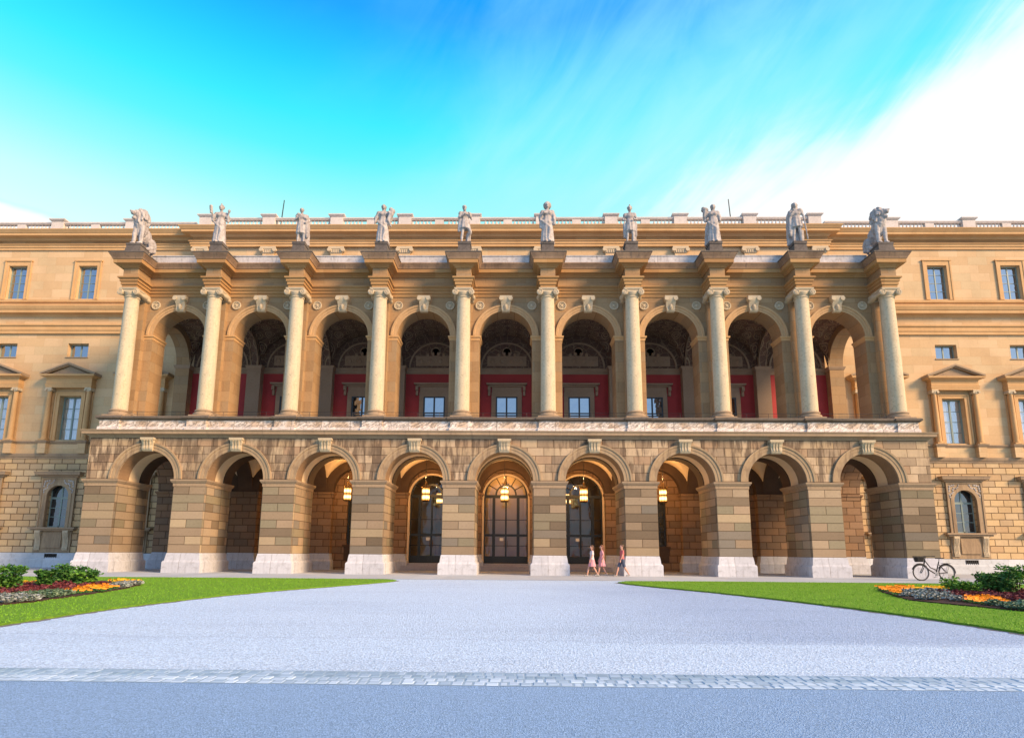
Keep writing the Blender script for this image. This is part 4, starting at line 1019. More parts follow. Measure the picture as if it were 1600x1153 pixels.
#@@OBJECTS
# ================================================================== SCULPTED FIGURES
def frame_of(d):
    a = d.orthogonal().normalized(); return a, d.cross(a)
def fuse(prims, voxel, name, mat, parent=None, org=(0, 0, 0), T=None, rough=0.0, smooth=3):
    """union of soft volumes into ONE continuous surface (voxel remesh), in local metres; T places it"""
    mb = MB()
    for p in prims:
        if p[0] == 's': mb.ball(p[1], p[2], 16, 10)
        elif p[0] == 'c':
            P, Q = Vector(p[1]), Vector(p[2]); r0, r1 = p[3], p[4]; mb.tube(P, Q, r0, r1, 12); mb.ball(P, r0 * 1.0, 12, 8); mb.ball(Q, r1 * 1.0, 12, 8)
        elif p[0] == 'r':   # fluted drapery: (cx,cy), [(z, rx, ry)], folds, depth
            (cx, cy), prof, nf, dep = p[1:5]; rs = []
            for z, rx, ry in prof:
                rs.append([(cx + rx * math.cos(a) * (1 + dep * math.sin(nf * a + z * 1.3)), cy + ry * math.sin(a) * (1 + dep * math.sin(nf * a + z * 1.3)), z) for a in [2 * math.pi * k / 64 for k in range(64)]])
            mb.rings(rs)
        elif p[0] == 'b': mb.box(*p[1])
    me = bpy.data.meshes.new('tmp'); me.from_pydata(mb.v, [], mb.f)
    bm = bmesh.new(); bm.from_mesh(me); bmesh.ops.recalc_face_normals(bm, faces=bm.faces); bm.to_mesh(me); bm.free()
    o = bpy.data.objects.new('tmp', me); col.objects.link(o)
    md = o.modifiers.new('r', 'REMESH'); md.mode = 'VOXEL'; md.voxel_size = voxel; md.use_smooth_shade = True
    if smooth: sm_ = o.modifiers.new('s', 'SMOOTH'); sm_.iterations = smooth; sm_.factor = .5
    dg = bpy.context.evaluated_depsgraph_get(); dg.update()
    me2 = bpy.data.meshes.new_from_object(o.evaluated_get(dg)); bpy.data.objects.remove(o); bpy.data.meshes.remove(me)
    if rough:
        for v in me2.vertices:
            q = v.co * 9; v.co += v.normal * rough * (noise.noise(q) + .5 * noise.noise(q * 2.3))
    if T is not None: me2.transform(T)
    me2.name = name; me2.materials.clear(); me2.materials.append(mt[mat]); me2.shade_smooth()
    ob = bpy.data.objects.new(name, me2); col.objects.link(ob)
    base = ORG.get(parent.name, Vector((0, 0, 0))) if parent else Vector((0, 0, 0))
    if parent: ob.parent = parent
    ob.location = Vector(org) - base; ORG[ob.name] = Vector(org)
    return ob
def arm(sx, sh, el, ha, r=.052):
    return [('c', sh, el, r, r * .8), ('c', el, ha, r * .8, r * .6), ('s', ha, (.045, .04, .05))]
def fig(o):
    """human figure 1.8 m tall, facing -Y; o holds the pose"""
    P = []; hx = o.get('hx', 0); lean = o.get('lean', 0)
    hd = (hx, -.04, 1.67)
    P += [('s', hd, (.088, .105, .12)), ('c', (hx * .5, 0, 1.47), (hx, -.02, 1.6), .06, .052), ('s', (hx, -.145, 1.66), (.018, .03, .03)), ('s', (hx, -.12, 1.585), (.045, .03, .025))]
    hair = o.get('hair', 'short')
    if hair == 'short': P += [('s', (hx, .01, 1.715), (.1, .11, .09))]
    if hair == 'long': P += [('s', (hx, .02, 1.70), (.112, .115, .11)), ('s', (hx, .08, 1.60), (.08, .07, .09))]
    if hair == 'beard': P += [('s', (hx, .01, 1.715), (.1, .11, .09)), ('s', (hx, -.10, 1.56), (.055, .05, .07))]
    if hair == 'helmet': P += [('s', (hx, .0, 1.735), (.115, .13, .10)), ('c', (hx, .12, 1.76), (hx, -.08, 1.86), .03, .03)]
    if hair == 'halo': P += [('c', (hx, .05, 1.73), (hx, .075, 1.735), .165, .165)]
    if hair == 'hood': P += [('s', (hx, .03, 1.70), (.13, .12, .14)), ('s', (hx, .08, 1.55), (.15, .1, .14))]
    P += [('s', (0, 0, 1.33), (.19, .125, .18)), ('s', (0, -.0, 1.14), (.155, .11, .16)), ('s', (0, 0, .98), (.18, .13, .15)), ('c', (-.17, 0, 1.44), (.17, 0, 1.44), .065, .065)]
    sw = o.get('sway', 0)
    if o['dress'] == 'robe':
        P += [('s', (-.08, -.09, 1.33), (.075, .06, .07)), ('s', (.08, -.09, 1.33), (.075, .06, .07))]
        P += [('r', (sw * .5, 0), [(0, .27, .23), (.1, .265, .22), (.5, .235, .19), (.8, .205, .165), (1.02, .185, .15), (1.16, .145, .115)], 13, .09)]
        P += [('r', (0, 0), [(.86, .225, .185), (1.0, .21, .165), (1.12, .165, .135), (1.18, .15, .12)], 9, .07)]
        P += [('c', (-.2, -.12, .95), (.12, -.16, .62), .05, .05), ('c', (.1, -.17, .6), (.05 + sw, -.19, .12), .075, .06)]
        P += [('s', (-.08, -.22, .03), (.05, .09, .035)), ('s', (.1, -.22, .03), (.05, .09, .035))]
    else:
        kx = o.get('knee', 0)
        for s_ in (-1, 1):
            k = (s_ * .11 + (kx if s_ > 0 else 0), -.03 - (abs(kx) if s_ > 0 else 0), .50); a = (s_ * .13, .0, .09)
            P += [('c', (s_ * .095, 0, .95), k, .095, .062), ('c', k, (a[0], a[1] + .02, .30), .062, .062), ('c', (a[0], a[1] + .02, .30), a, .06, .037), ('c', (a[0], -.0, .04), (a[0] + s_ * .03, -.15, .03), .042, .03)]
        hem = o.get('hem', .62)
        P += [('r', (0, 0), [(hem, .235, .18), (hem + .15, .22, .165), (1.0, .19, .145), (1.15, .16, .12)], 11, .08)]
        P += [('c', (.18, .12, .55), (.14, .14, .02), .10, .12)]     # tree stump that props the marble legs
    if o.get('cloak'):
        c = o['cloak']; P += [('r', (c * .12, .14), [(.02, .25, .10), (.4, .24, .10), (.9, .23, .10), (1.3, .21, .09), (1.46, .14, .07)], 10, .10), ('c', (-.17 * c, -.06, 1.46), (.2 * c, -.08, 1.25), .06, .07), ('c', (.22 * c, -.02, 1.3), (.26 * c, -.02, .55), .08, .10), ('s', (.26 * c, -.02, .45), (.08, .09, .14))]
    for s_, key in ((-1, 'L'), (1, 'R')):
        el, ha = o[key]; P += arm(s_, (s_ * .20, 0, 1.43), el, ha)
        P += [('s', (s_ * .205, 0, 1.38), (.085, .08, .12))]
        if o['dress'] == 'robe': P += [('c', (s_ * .21, .02, 1.36), (el[0], el[1] + .03, el[2]), .085, .095), ('s', (el[0], el[1] + .04, el[2] - .09), (.07, .07, .13))]
    P += o.get('extra', [])
    return P
def statue(i, o, label, ht=2.32, turn=0):
    x = C(i); root = empty('statue', (x, .62, 16.455)); tag(root, label, 'statue', 'stone statues along the parapet')
    mb = MB(); mb.frustum(x, .72, 16.455, 16.62, .42, .42, .40, .40); mb.frustum(x, .70, 16.62, 17.05, .36, .36, .31, .31); mb.frustum(x, .70, 17.05, 17.2, .34, .34, .35, .35)
    mb.build('statue_plinth', 'statbase', root)
    k = ht / 1.85
    fuse(fig(o), .026, 'figure', 'marble', root, (x, .66, 17.18), Matrix.Rotation(turn, 4, 'Z') @ Matrix.Diagonal((k * 1.03, k * 1.03, k, 1)), rough=.012, smooth=2)
POSES = [
 (1, dict(dress='robe', hair='helmet', L=((-.30, -.05, 1.22), (-.33, -.18, 1.46)), R=((.30, -.05, 1.22), (.33, -.14, 1.45)), extra=[('c', (-.35, -.2, 1.35), (-.36, -.22, 1.62), .05, .075), ('s', (.35, -.15, 1.5), (.06, .06, .07))]), 'robed woman statue in a crested helmet raising both hands, second figure from the left lion'.replace('second', 'first'), 2.3, .15),
 (2, dict(dress='tunic', hair='short', hem=.50, cloak=1, L=((-.28, -.02, 1.18), (-.10, -.2, 1.2)), R=((.33, .02, 1.2), (.18, -.16, 1.02)), hx=-.02), 'cloaked bare-legged man statue beside the left roof rod, arms folded at the waist', 2.15, .2),
 (3, dict(dress='robe', hair='long', L=((-.30, .0, 1.16), (-.33, -.06, .92)), R=((.30, -.05, 1.2), (.22, -.2, 1.38)), hx=.0, extra=[('c', (.2, -.16, 1.0), (.32, -.12, 1.3), .06, .11), ('s', (.36, -.1, 1.45), (.13, .11, .12)), ('s', (.30, -.1, 1.55), (.08, .08, .08)), ('c', (.24, -.14, 1.0), (.32, -.1, .78), .06, .04)]), 'robed woman statue carrying a tall cornucopia on her right-hand side of the picture', 2.35, .1),
 (4, dict(dress='tunic', hair='beard', hem=.68, knee=.10, L=((-.29, -.02, 1.17), (-.02, -.21, 1.30)), R=((.26, .0, 1.2), (.12, -.2, 1.36)), hx=-.04, extra=[('c', (-.2, .05, 1.1), (-.25, .04, .6), .09, .06)]), 'bearded man statue with arms crossed on his chest and one knee bent forward', 2.3, .25),
 (5, dict(dress='robe', hair='halo', L=((-.27, -.02, 1.17), (-.14, -.2, 1.3)), R=((.27, -.02, 1.17), (.25, -.16, 1.02)), extra=[('c', (.26, -.1, 1.1), (.27, -.08, .85), .07, .07), ('c', (-.25, -.02, 1.0), (-.27, -.02, .72), .07, .05)]), 'slender robed woman statue wearing a round flat hat, just right of centre', 2.42, 0),
 (6, dict(dress='tunic', hair='helmet', hem=.58, L=((-.30, .0, 1.16), (-.20, -.16, 1.06)), R=((.30, .0, 1.16), (.16, -.2, 1.1)), extra=[('c', (-.24, 0, .95), (-.25, .04, .35), .07, .05), ('c', (.24, 0, .95), (.25, .04, .40), .07, .05)]), 'helmeted soldier statue in a short skirted tunic with both legs bare', 2.2, -.1),
 (7, dict(dress='robe', hair='long', L=((-.30, -.0, 1.25), (-.28, -.1, 1.50)), R=((.27, 0, 1.16), (.27, -.12, .96)), hx=.03, sway=.03, extra=[('s', (-.30, -.02, 1.56), (.15, .13, .10)), ('s', (-.36, -.02, 1.64), (.08, .09, .07)), ('c', (-.3, -.05, 1.45), (-.34, -.02, 1.25), .09, .06), ('r', (-.10, .1), [(0, .26, .12), (.8, .2, .1), (1.1, .12, .08)], 9, .1)]), 'robed woman statue shouldering a basket beside the right roof rod', 2.32, -.2),
 (8, dict(dress='tunic', hair='hood', hem=.70, L=((-.26, -.04, 1.2), (-.10, -.2, 1.42)), R=((.29, 0, 1.16), (.27, -.12, .98)), cloak=-1, hx=-.02, extra=[('c', (.27, -.12, 1.0), (.36, -.1, .1), .03, .03)]), 'hooded man statue with a heavy cloak hanging to the ground and slim bare legs', 2.4, -.25),
]
for i, o, lb, ht, tn in POSES: statue(i, o, lb, ht, tn)

def lion(i, sx, label):
    x = C(i); root = empty('lion_statue', (x, 1.2, 16.455)); tag(root, label, 'lion statue', 'stone lions at the parapet corners')
    mb = MB(); mb.frustum(x, .72, 16.455, 16.66, .50, .46, .46, .42); mb.frustum(x, .72, 16.66, 17.0, .42, .42, .37, .36); mb.frustum(x, .72, 17.0, 17.12, .40, .38, .40, .38)
    mb.build('statue_plinth', 'statbase', root)
    # seated, chest over the front plinth, haunches behind on the block; head turned outward, jaws open
    P = []
    P += [('s', (0, .14, .98), (.34, .31, .50)), ('s', (0, .5, .72), (.33, .38, .44)), ('s', (0, .86, .42), (.34, .34, .40)), ('s', (0, .05, 1.25), (.26, .22, .30))]
    for s_ in (-1, 1):
        P += [('c', (s_ * .17, .0, 1.05), (s_ * .19, -.08, .60), .16, .11), ('c', (s_ * .19, -.08, .60), (s_ * .19, -.10, .12), .11, .09), ('s', (s_ * .18, -.17, .06), (.105, .16, .07))]
        for k in (-.055, 0, .055): P += [('s', (s_ * .18 + k, -.29, .05), (.034, .05, .045))]
        P += [('s', (s_ * .30, .78, .36), (.16, .34, .34)), ('c', (s_ * .33, .72, .2), (s_ * .34, .30, -.02), .12, .08), ('s', (s_ * .34, .22, -.05), (.10, .17, .07)), ('c', (s_ * .33, .9, .1), (s_ * .34, .5, -.06), .12, .09)]
    P += [('c', (sx * -.1, 1.15, .1), (sx * .3, 1.25, -.1), .06, .05), ('c', (sx * .3, 1.25, -.1), (sx * .45, .9, -.12), .05, .04)]
    # mane
    H = Vector((sx * .07, -.16, 1.60))
    r_ = random.Random(11)
    for k in range(90):
        a = r_.uniform(0, 6.28); b = r_.uniform(-1, 1)
        d = Vector((math.cos(a) * math.sqrt(1 - b * b), math.sin(a) * math.sqrt(1 - b * b), b))
        if d.dot(Vector((sx * .75, -.66, 0))) > .55: continue
        q = Vector((0, .06, 1.50)) + Vector((d.x * .30, d.y * .28, d.z * .46)) * 1.0; q += Vector((d.x * .06, d.y * .06, 0)); e = q + Vector((d.x * .07, d.y * .07, -.13)); P += [('c', q, e, .075, .03)]
    P += [('s', (0, .06, 1.52), (.37, .33, .45)), ('s', (sx * .03, -.04, 1.30), (.30, .26, .34)), ('s', (0, .10, 1.80), (.27, .24, .20)), ('s', (0, -.02, 1.15), (.27, .24, .30))]
    f = Vector((sx * .60, -.80, 0)); sd_ = Vector((.80, sx * .60, 0))
    P += [('s', H, (.23, .23, .24)), ('c', H + f * .12 + Vector((0, 0, .04)), H + f * .25 + Vector((0, 0, .03)), .15, .125)]
    P += [('c', H + f * .08 + Vector((0, 0, -.17)), H + f * .22 + Vector((0, 0, -.23)), .11, .085), ('s', H + f * .38 + Vector((0, 0, .08)), (.05, .05, .035))]
    for s_ in (-1, 1):
        P += [('s', H + f * .15 + sd_ * s_ * .10 + Vector((0, 0, .14)), (.055, .055, .045)), ('s', H - f * .02 + sd_ * s_ * .19 + Vector((0, 0, .17)), (.06, .05, .07)), ('s', H + f * .28 + sd_ * s_ * .055 + Vector((0, 0, -.03)), (.06, .06, .05))]
    fuse(P, .026, 'figure', 'marble', root, (x, .72, 17.12), Matrix.Diagonal((1.0, 1.0, 1.08, 1)), rough=.02, smooth=1)
lion(0, -1, 'seated stone lion with open jaws looking left, on the left corner of the parapet')
lion(9, 1, 'seated stone lion with open jaws looking right, on the right corner of the parapet')

# ================================================================== LANTERNS
def lantern(x, y, z, ztop, label, grp, power=0):
    root = empty('hanging_lantern', (x, y, z)); tag(root, label, 'lantern', grp)
    mb = MB(); mb.lathe([(.205, -.36), (.205, .34)], x, y, 12, cz=z); mb.build('lantern_glass', 'lampglass', root, org=(x, y, z))
    mb = MB()
    for zz in (-.38, -.02, .33): mb.lathe([(.20, zz), (.225, zz), (.225, zz + .045), (.20, zz + .045)], x, y, 12, cz=z)
    for k in range(8): a = k * math.pi / 4; mb.tube((x + .215 * math.cos(a), y + .215 * math.sin(a), z - .37), (x + .215 * math.cos(a), y + .215 * math.sin(a), z + .36), .011, n=5)
    mb.lathe([(.2, -.40), (.215, -.38), (.2, -.37)], x, y, 12, cz=z)
    for k in range(8):
        a = k * math.pi / 4 + .39; mb.path([(x + .22 * math.cos(a), y + .22 * math.sin(a), z + .37), (x + .26 * math.cos(a), y + .26 * math.sin(a), z + .44), (x + .22 * math.cos(a), y + .22 * math.sin(a), z + .50)], [.018, .014, .004], 5)
    for k in range(4): a = k * math.pi / 2; mb.path([(x + .2 * math.cos(a), y + .2 * math.sin(a), z + .37), (x + .1 * math.cos(a), y + .1 * math.sin(a), z + .52), (x, y, z + .72)], .012, 5)
    mb.build('cage', 'brass', root)
    mb = MB(); mb.tube((x, y, z + .70), (x, y, ztop), .013, n=5)
    k = z + .75
    while k < ztop: mb.ball((x, y, k), (.022, .022, .03), 6, 5); k += .12
    mb.lathe([(.08, 0), (.05, -.05), (.02, -.07)], x, y, 10, cz=ztop); mb.build('chain', 'iron', root)
    if not power: return
    l = bpy.data.lights.new('lantern_light', 'POINT'); l.energy = power; l.color = (1, .52, .18); l.shadow_soft_size = .06
    lo = bpy.data.objects.new('lantern_light', l); col.objects.link(lo); lo.parent = root; lo.location = (0, .4 if y > 8 else 0, .95 if y < 8 else .7)
LN = ['leftmost of the five lit arcade lanterns, in the third arch', 'lit amber lantern in front of the left glazed door', 'lit amber lantern hanging in the middle arch before the central door', 'lit amber lantern in front of the right glazed door, above the walkers', 'rightmost of the five lit arcade lanterns, in the seventh arch']
for i, lb in zip(range(2, 7), LN): lantern(B(i) - .05, 4.6, 4.22, 6.38, lb, 'lanterns in the arcade', 150)
lantern(-4.55, 11.9, 4.6, 6.3, 'small lit lantern inside the hall behind the left door', 'lanterns inside the hall')
lantern(4.05, 11.9, 4.6, 6.3, 'small lit lantern inside the hall behind the right door', 'lanterns inside the hall')
lantern(-.1, 11.5, 5.15, 6.3, 'added unseen lantern lighting the hall behind the middle door', 'lanterns inside the hall', 70)  # made-up lantern, hidden behind the arcade one, added to brighten the middle hall

# ================================================================== ROOF RODS
for x, lb in ((-15.35, 'thin bent metal rod on the roof beside the second statue from the left lion'), (14.95, 'straight metal rod on the roof right of the statue with the basket')):
    mb = MB(); b = .05 if x < 0 else -.10
    mb.path([(x, 8.6, 21.4), (x, 8.6, 22.4), (x + b, 8.6, 23.4), (x + (.12 if x < 0 else -.16), 8.6, 24.5)], [.05, .045, .035, .03], 7)
    mb.box(x - .12, x + .12, 8.48, 8.72, 21.4, 21.52)
    tag(mb.build('roof_rod', 'iron'), lb, 'rod', 'rods standing on the roof')

# ================================================================== BICYCLE
mt['rubber'] = simple('black_tyre_rubber', (.02, .02, .022), .8)
mt['paintb'] = simple('black_bicycle_paint', (.014, .017, .022), .5, spec=.25)
mt['chrome'] = simple('steel', (.25, .26, .28), .45, .6)
mt['wicker'] = simple('dark_wire_basket', (.03, .028, .026), .7)
def bicycle(x0, y0):
    root = empty('bicycle', (x0, y0, .006), 0); tag(root, 'black city bicycle with a dark front basket standing at the right end pier', 'bicycle')
    wr = .345; L = 1.09
    def W(cx, name):
        mb = MB(); n = 40
        mb.path([(cx + (wr - .018) * math.cos(2 * math.pi * k / n), y0, .006 + wr + (wr - .018) * math.sin(2 * math.pi * k / n)) for k in range(n)], .026, 8, True)
        ty = mb.build('wheel', 'rubber', root, org=(cx, y0, wr + .006), smooth=True)
        mb = MB(); mb.path([(cx + (wr - .045) * math.cos(2 * math.pi * k / n), y0, .006 + wr + (wr - .045) * math.sin(2 * math.pi * k / n)) for k in range(n)], .014, 6, True)
        mb.lathe([(.02, -.04), (.03, -.03), (.018, 0), (.03, .03), (.02, .04)], cx, y0, 10, 'y', wr + .006); mb.build('rim', 'chrome', ty, smooth=True)
        mb = MB()
        for k in range(20):
            a = 2 * math.pi * k / 20; mb.tube((cx + .02 * math.cos(a + .5), y0 + (.03 if k % 2 else -.03), wr + .006 + .02 * math.sin(a + .5)), (cx + (wr - .05) * math.cos(a), y0, wr + .006 + (wr - .05) * math.sin(a)), .0022, n=4)
        mb.build('spokes', 'chrome', ty)
    fx, rx = x0, x0 + L; zc = wr + .006
    W(fx, 'front'); W(rx, 'rear')
    hd0, hd1 = (fx + .17, y0, .66), (fx + .11 + .11, y0, .86); bbk = (fx + .63, y0, .29); st = (fx + .80, y0, .80)
    hd0, hd1 = Vector((fx + .155, y0, .66)), Vector((fx + .225, y0, .88))
    mb = MB()
    mb.tube(hd0, hd1, .026); mb.path([hd0 + Vector((0, 0, .03)), (fx + .36, y0, .46), bbk], .026, 8); mb.path([hd1 - Vector((0, 0, .04)), (fx + .42, y0, .56), (fx + .69, y0, .45)], .023, 8)
    mb.tube(bbk, st, .023)
    for s_ in (-.05, .05): mb.tube(bbk, (rx, y0 + s_, zc), .015); mb.tube((st[0] - .02, y0, .70), (rx, y0 + s_, zc), .013)
    mb.lathe([(.03, -.04), (.03, .04)], bbk[0], y0, 10, 'y', bbk[2]); mb.build('frame', 'paintb', root, smooth=True)
    mb = MB()
    for s_ in (-.05, .05): mb.path([hd0 + Vector((-.005, s_, -.02)), (fx + .09, y0 + s_, .50), (fx, y0 + s_, zc)], .015, 6)
    mb.box(hd0.x - .02, hd0.x + .01, y0 - .055, y0 + .055, .64, .665); mb.build('fork', 'paintb', root, smooth=True)
    mb = MB(); stem = hd1 + Vector((.03, 0, .12)); mb.tube(hd1, stem, .013)
    mb.path([(stem.x + .22, y0 - .28, stem.z + .03), (stem.x + .1, y0 - .27, stem.z + .04), (stem.x, y0 - .12, stem.z + .03), (stem.x - .02, y0, stem.z), (stem.x, y0 + .12, stem.z + .03), (stem.x + .1, y0 + .27, stem.z + .04), (stem.x + .22, y0 + .28, stem.z + .03)], .012, 7)
    h = mb.build('handlebar', 'paintb', root, smooth=True)
    for s_ in (-1, 1):
        mb = MB(); mb.tube((stem.x + .11, y0 + s_ * .271, stem.z + .038), (stem.x + .23, y0 + s_ * .281, stem.z + .028), .018); mb.build('grip', 'rubber', h)
    mb = MB(); mb.tube(st, (st[0] + .03, y0, .93), .012); mb.rings([[(st[0] + a * .14 + .03, y0 + b, z) for a, b in ((-1.1, -.02), (-.3, -.035), (.6, -.09), (1.0, -.08), (1.0, .08), (.6, .09), (-.3, .035), (-1.1, .02))] for z in (.93, .975)]); mb.build('saddle', 'rubber', root, smooth=True, ang=50)
    mb = MB(); bx = fx - .02
    def ringp(z, k): return [(bx - .16 * k, y0 - .17 * k, z), (bx + .16 * k, y0 - .17 * k, z), (bx + .16 * k, y0 + .17 * k, z), (bx - .16 * k, y0 + .17 * k, z)]
    for z, k in ((.80, .72), (.86, .8), (.92, .88), (.98, .96), (1.03, 1.02)): mb.path(ringp(z, k), .009, 5, True)
    for e in range(4):
        for t in range(7):
            a0_, a1_ = Vector(ringp(.80, .72)[e]), Vector(ringp(.80, .72)[(e + 1) % 4]); b0_, b1_ = Vector(ringp(1.03, 1.02)[e]), Vector(ringp(1.03, 1.02)[(e + 1) % 4]); mb.tube(a0_.lerp(a1_, t / 7), b0_.lerp(b1_, t / 7), .008, n=4)
    mb.rings([ringp(.795, .72), ringp(.80, .72)]); mb.rings([[(x_ * .9 + bx * .1, y_ * .9 + y0 * .1, z_) for x_, y_, z_ in ringp(z, k)] for z, k in ((.81, .7), (1.0, .96))], cap=False)
    mb.build('basket', 'wicker', root)
    for cx, a0_, a1_, nm in ((fx, .35, 2.4, 'fender'), (rx, -.1, 2.6, 'fender')):
        mb = MB(); pts = [(cx - (wr + .025) * math.cos(a0_ + (a1_ - a0_) * k / 14 + (.6 if cx == rx else 0) - (.0)), y0, zc + (wr + .025) * math.sin(a0_ + (a1_ - a0_) * k / 14 + (.6 if cx == rx else 0))) for k in range(15)]
        mb.path(pts, .02, 6); mb.build(nm, 'paintb', root, smooth=True)
    mb = MB(); mb.lathe([(.09, -.004), (.09, .004)], bbk[0], y0 - .055, 18, 'y', bbk[2]); mb.tube((bbk[0], y0 - .07, bbk[2]), (bbk[0] - .10, y0 - .07, bbk[2] - .13), .009); mb.tube((bbk[0], y0 + .07, bbk[2]), (bbk[0] + .10, y0 + .07, bbk[2] + .13), .009)
    mb.box(bbk[0] - .15, bbk[0] - .05, y0 - .16, y0 - .07, bbk[2] - .145, bbk[2] - .12); mb.box(bbk[0] + .05, bbk[0] + .15, y0 + .07, y0 + .16, bbk[2] + .12, bbk[2] + .145); mb.build('pedals', 'chrome', root)
    mb = MB(); mb.path([(rx - .08, y0 + .08, zc - .03), (rx - .14, y0 + .16, .012)], .009, 6); mb.build('kickstand', 'chrome', root)
    mb = MB(); mb.box(rx - .17, rx + .20, y0 - .06, y0 + .06, .735, .75)
    for s_ in (-.05, .05): mb.tube((rx + .12, y0 + s_, .74), (rx, y0 + s_, zc), .006)
    mb.build('rack', 'paintb', root)
    mb = MB()
    for z in (.09, -.02): mb.tube((bbk[0], y0 - .055, bbk[2] + z * .9), (rx, y0 - .055, zc + z * .4), .005, n=5)
    mb.build('chain', 'chrome', root)
bicycle(17.86, -2.75)

# ================================================================== PEOPLE walking in front of the arcade
mt['skin'] = simple('skin', (.55, .30, .22), .6, noisy=.05); mt['pink'] = simple('pale_pink_cotton', (.62, .30, .34), .85, noisy=.08); mt['coral'] = simple('coral_red_cotton', (.50, .13, .13), .85, noisy=.08)
mt['whitec'] = simple('white_cotton', (.62, .55, .58), .85, noisy=.08); mt['hairb'] = simple('brown_hair', (.09, .045, .025), .6); mt['denim'] = simple('dark_denim', (.06, .08, .13), .8); mt['shoe'] = simple('shoe_leather', (.3, .28, .27), .6)
mt['hairr'] = simple('auburn_hair', (.16, .06, .03), .6); mt['rose'] = simple('rose_cotton', (.48, .17, .20), .85, noisy=.08)
def person(x, y, ht, face, stride, top, bottom, hairm, label, long_hair=True, skirt=True):
    root = empty('person', (x, y, .006)); tag(root, label, 'person', 'people walking past the arcade')
    k = ht / 1.75; T = Matrix.Rotation(face, 4, 'Z') @ Matrix.Scale(k, 4); O = (x, y, .006)
    s = stride
    # body, facing -Y locally
    legs = []; feet = {}; tops = []
    for sg, ph in ((-1, s), (1, -s)):
        hip = Vector((sg * .09, 0, .90)); kn = Vector((sg * .09, -.16 * ph - .05, .49)); an = Vector((sg * .085, -.34 * ph + (.0 if ph > 0 else .02), .085 + (.05 if ph < 0 else 0)))
        legs += [('c', hip, kn, .085, .055), ('c', kn, kn.lerp(an, .35), .055, .055), ('c', kn.lerp(an, .35), an, .053, .034)]
        ft = an + Vector((0, -.15, -.05 - (.02 if ph < 0 else 0))); legs += [('c', an + Vector((0, .03, -.045)), ft, .034, .028)]
        feet[sg] = [('c', an + Vector((0, .035, -.05)), ft, .042, .036), ('s', an + Vector((0, 0, -.03)), (.045, .055, .04))]
        sh = Vector((sg * .175, 0, 1.40)); el = Vector((sg * .23, .11 * ph * .8 + .02, 1.13)); wr_ = Vector((sg * .21, -.02 + .17 * ph * .6 - .06, .90))
        tops += [('c', sh, el, .044, .036), ('c', el, wr_, .036, .025), ('s', wr_ + Vector((0, -.01, -.045)), (.018, .036, .045))]
        for f_ in range(4):
            b0 = wr_ + Vector((0, -.038 + f_ * .019, -.08)); ln = (.055, .066, .070, .060)[f_]
            tops += [('c', b0, b0 + Vector((-sg * .006, -.006, -ln * .55)), .0085, .008), ('c', b0 + Vector((-sg * .006, -.006, -ln * .55)), b0 + Vector((-sg * .022, -.010, -ln)), .008, .007)]
        tops += [('c', wr_ + Vector((0, -.035, -.03)), wr_ + Vector((-sg * .012, -.062, -.075)), .010, .008)]
    body = legs + tops + [('s', (0, 0, 1.26), (.155, .10, .17)), ('s', (0, 0, 1.08), (.13, .09, .14)), ('s', (0, 0, .95), (.165, .115, .12)), ('c', (-.15, 0, 1.405), (.15, 0, 1.405), .045, .045), ('c', (0, .005, 1.42), (0, -.01, 1.52), .048, .045),
        ('s', (0, -.015, 1.63), (.073, .092, .115)), ('s', (0, -.03, 1.57), (.055, .07, .06)), ('s', (0, -.108, 1.615), (.013, .022, .022)), ('s', (0, -.10, 1.572), (.025, .012, .008)), ('s', (-.075, 0, 1.62), (.012, .02, .03)), ('s', (.075, 0, 1.62), (.012, .02, .03)), ('s', (-.03, -.095, 1.645), (.014, .01, .009)), ('s', (.03, -.095, 1.645), (.014, .01, .009))]
    bd = fuse(body, .011, 'body', 'skin', root, O, T, smooth=2)
    hr = [('s', (0, .02, 1.67), (.088, .10, .095))] + ([('c', (0, .07, 1.62), (0, .085, 1.40), .07, .05)] if long_hair else [('s', (0, .05, 1.62), (.075, .07, .07))])
    fuse(hr, .014, 'hair', hairm, bd, O, T, smooth=1)
    tp = [('s', (0, 0, 1.26), (.172, .118, .185)), ('s', (0, 0, 1.08), (.15, .108, .15)), ('s', (0, 0, .96), (.18, .13, .10)), ('c', (-.155, 0, 1.395), (.155, 0, 1.395), .052, .052)]
    for sg, ph in ((-1, s), (1, -s)):
        sh = Vector((sg * .175, 0, 1.395)); el = Vector((sg * .23, .11 * ph * .8 + .02, 1.13)); tp += [('c', sh, sh.lerp(el, .55), .058, .055)]
    fuse(tp, .014, 'top', top, bd, O, T, smooth=2)
    if skirt: sk = [('r', (0, 0), [(.55, .24, .22), (.75, .205, .175), (.93, .175, .13), (1.02, .15, .115)], 12, .05)]
    else:
        sk = [('s', (0, 0, .95), (.18, .13, .12))]
        for sg, ph in ((-1, s), (1, -s)):
            hip = Vector((sg * .09, 0, .90)); kn = Vector((sg * .09, -.16 * ph - .05, .49)); sk += [('c', hip, hip.lerp(kn, .8), .10, .085)]
    fuse(sk, .014, 'skirt' if skirt else 'shorts', bottom, bd, O, T, smooth=2)
    for q in feet.values(): fuse(q, .013, 'shoe', 'shoe', bd, O, T, smooth=1)
person(4.10, -.75, 1.42, -R(82), .8, 'whitec', 'pink', 'hairb', 'person in a white top and pale pink skirt, leading the walking group')
person(4.62, -.30, 1.44, -R(90), -.7, 'pink', 'pink', 'hairr', 'person in a pale pink top and skirt walking in the middle of the group')
person(5.50, -.70, 1.46, -R(78), .95, 'coral', 'denim', 'hairb', 'person in a coral red top and dark shorts walking last, beside the pier', long_hair=False, skirt=False)

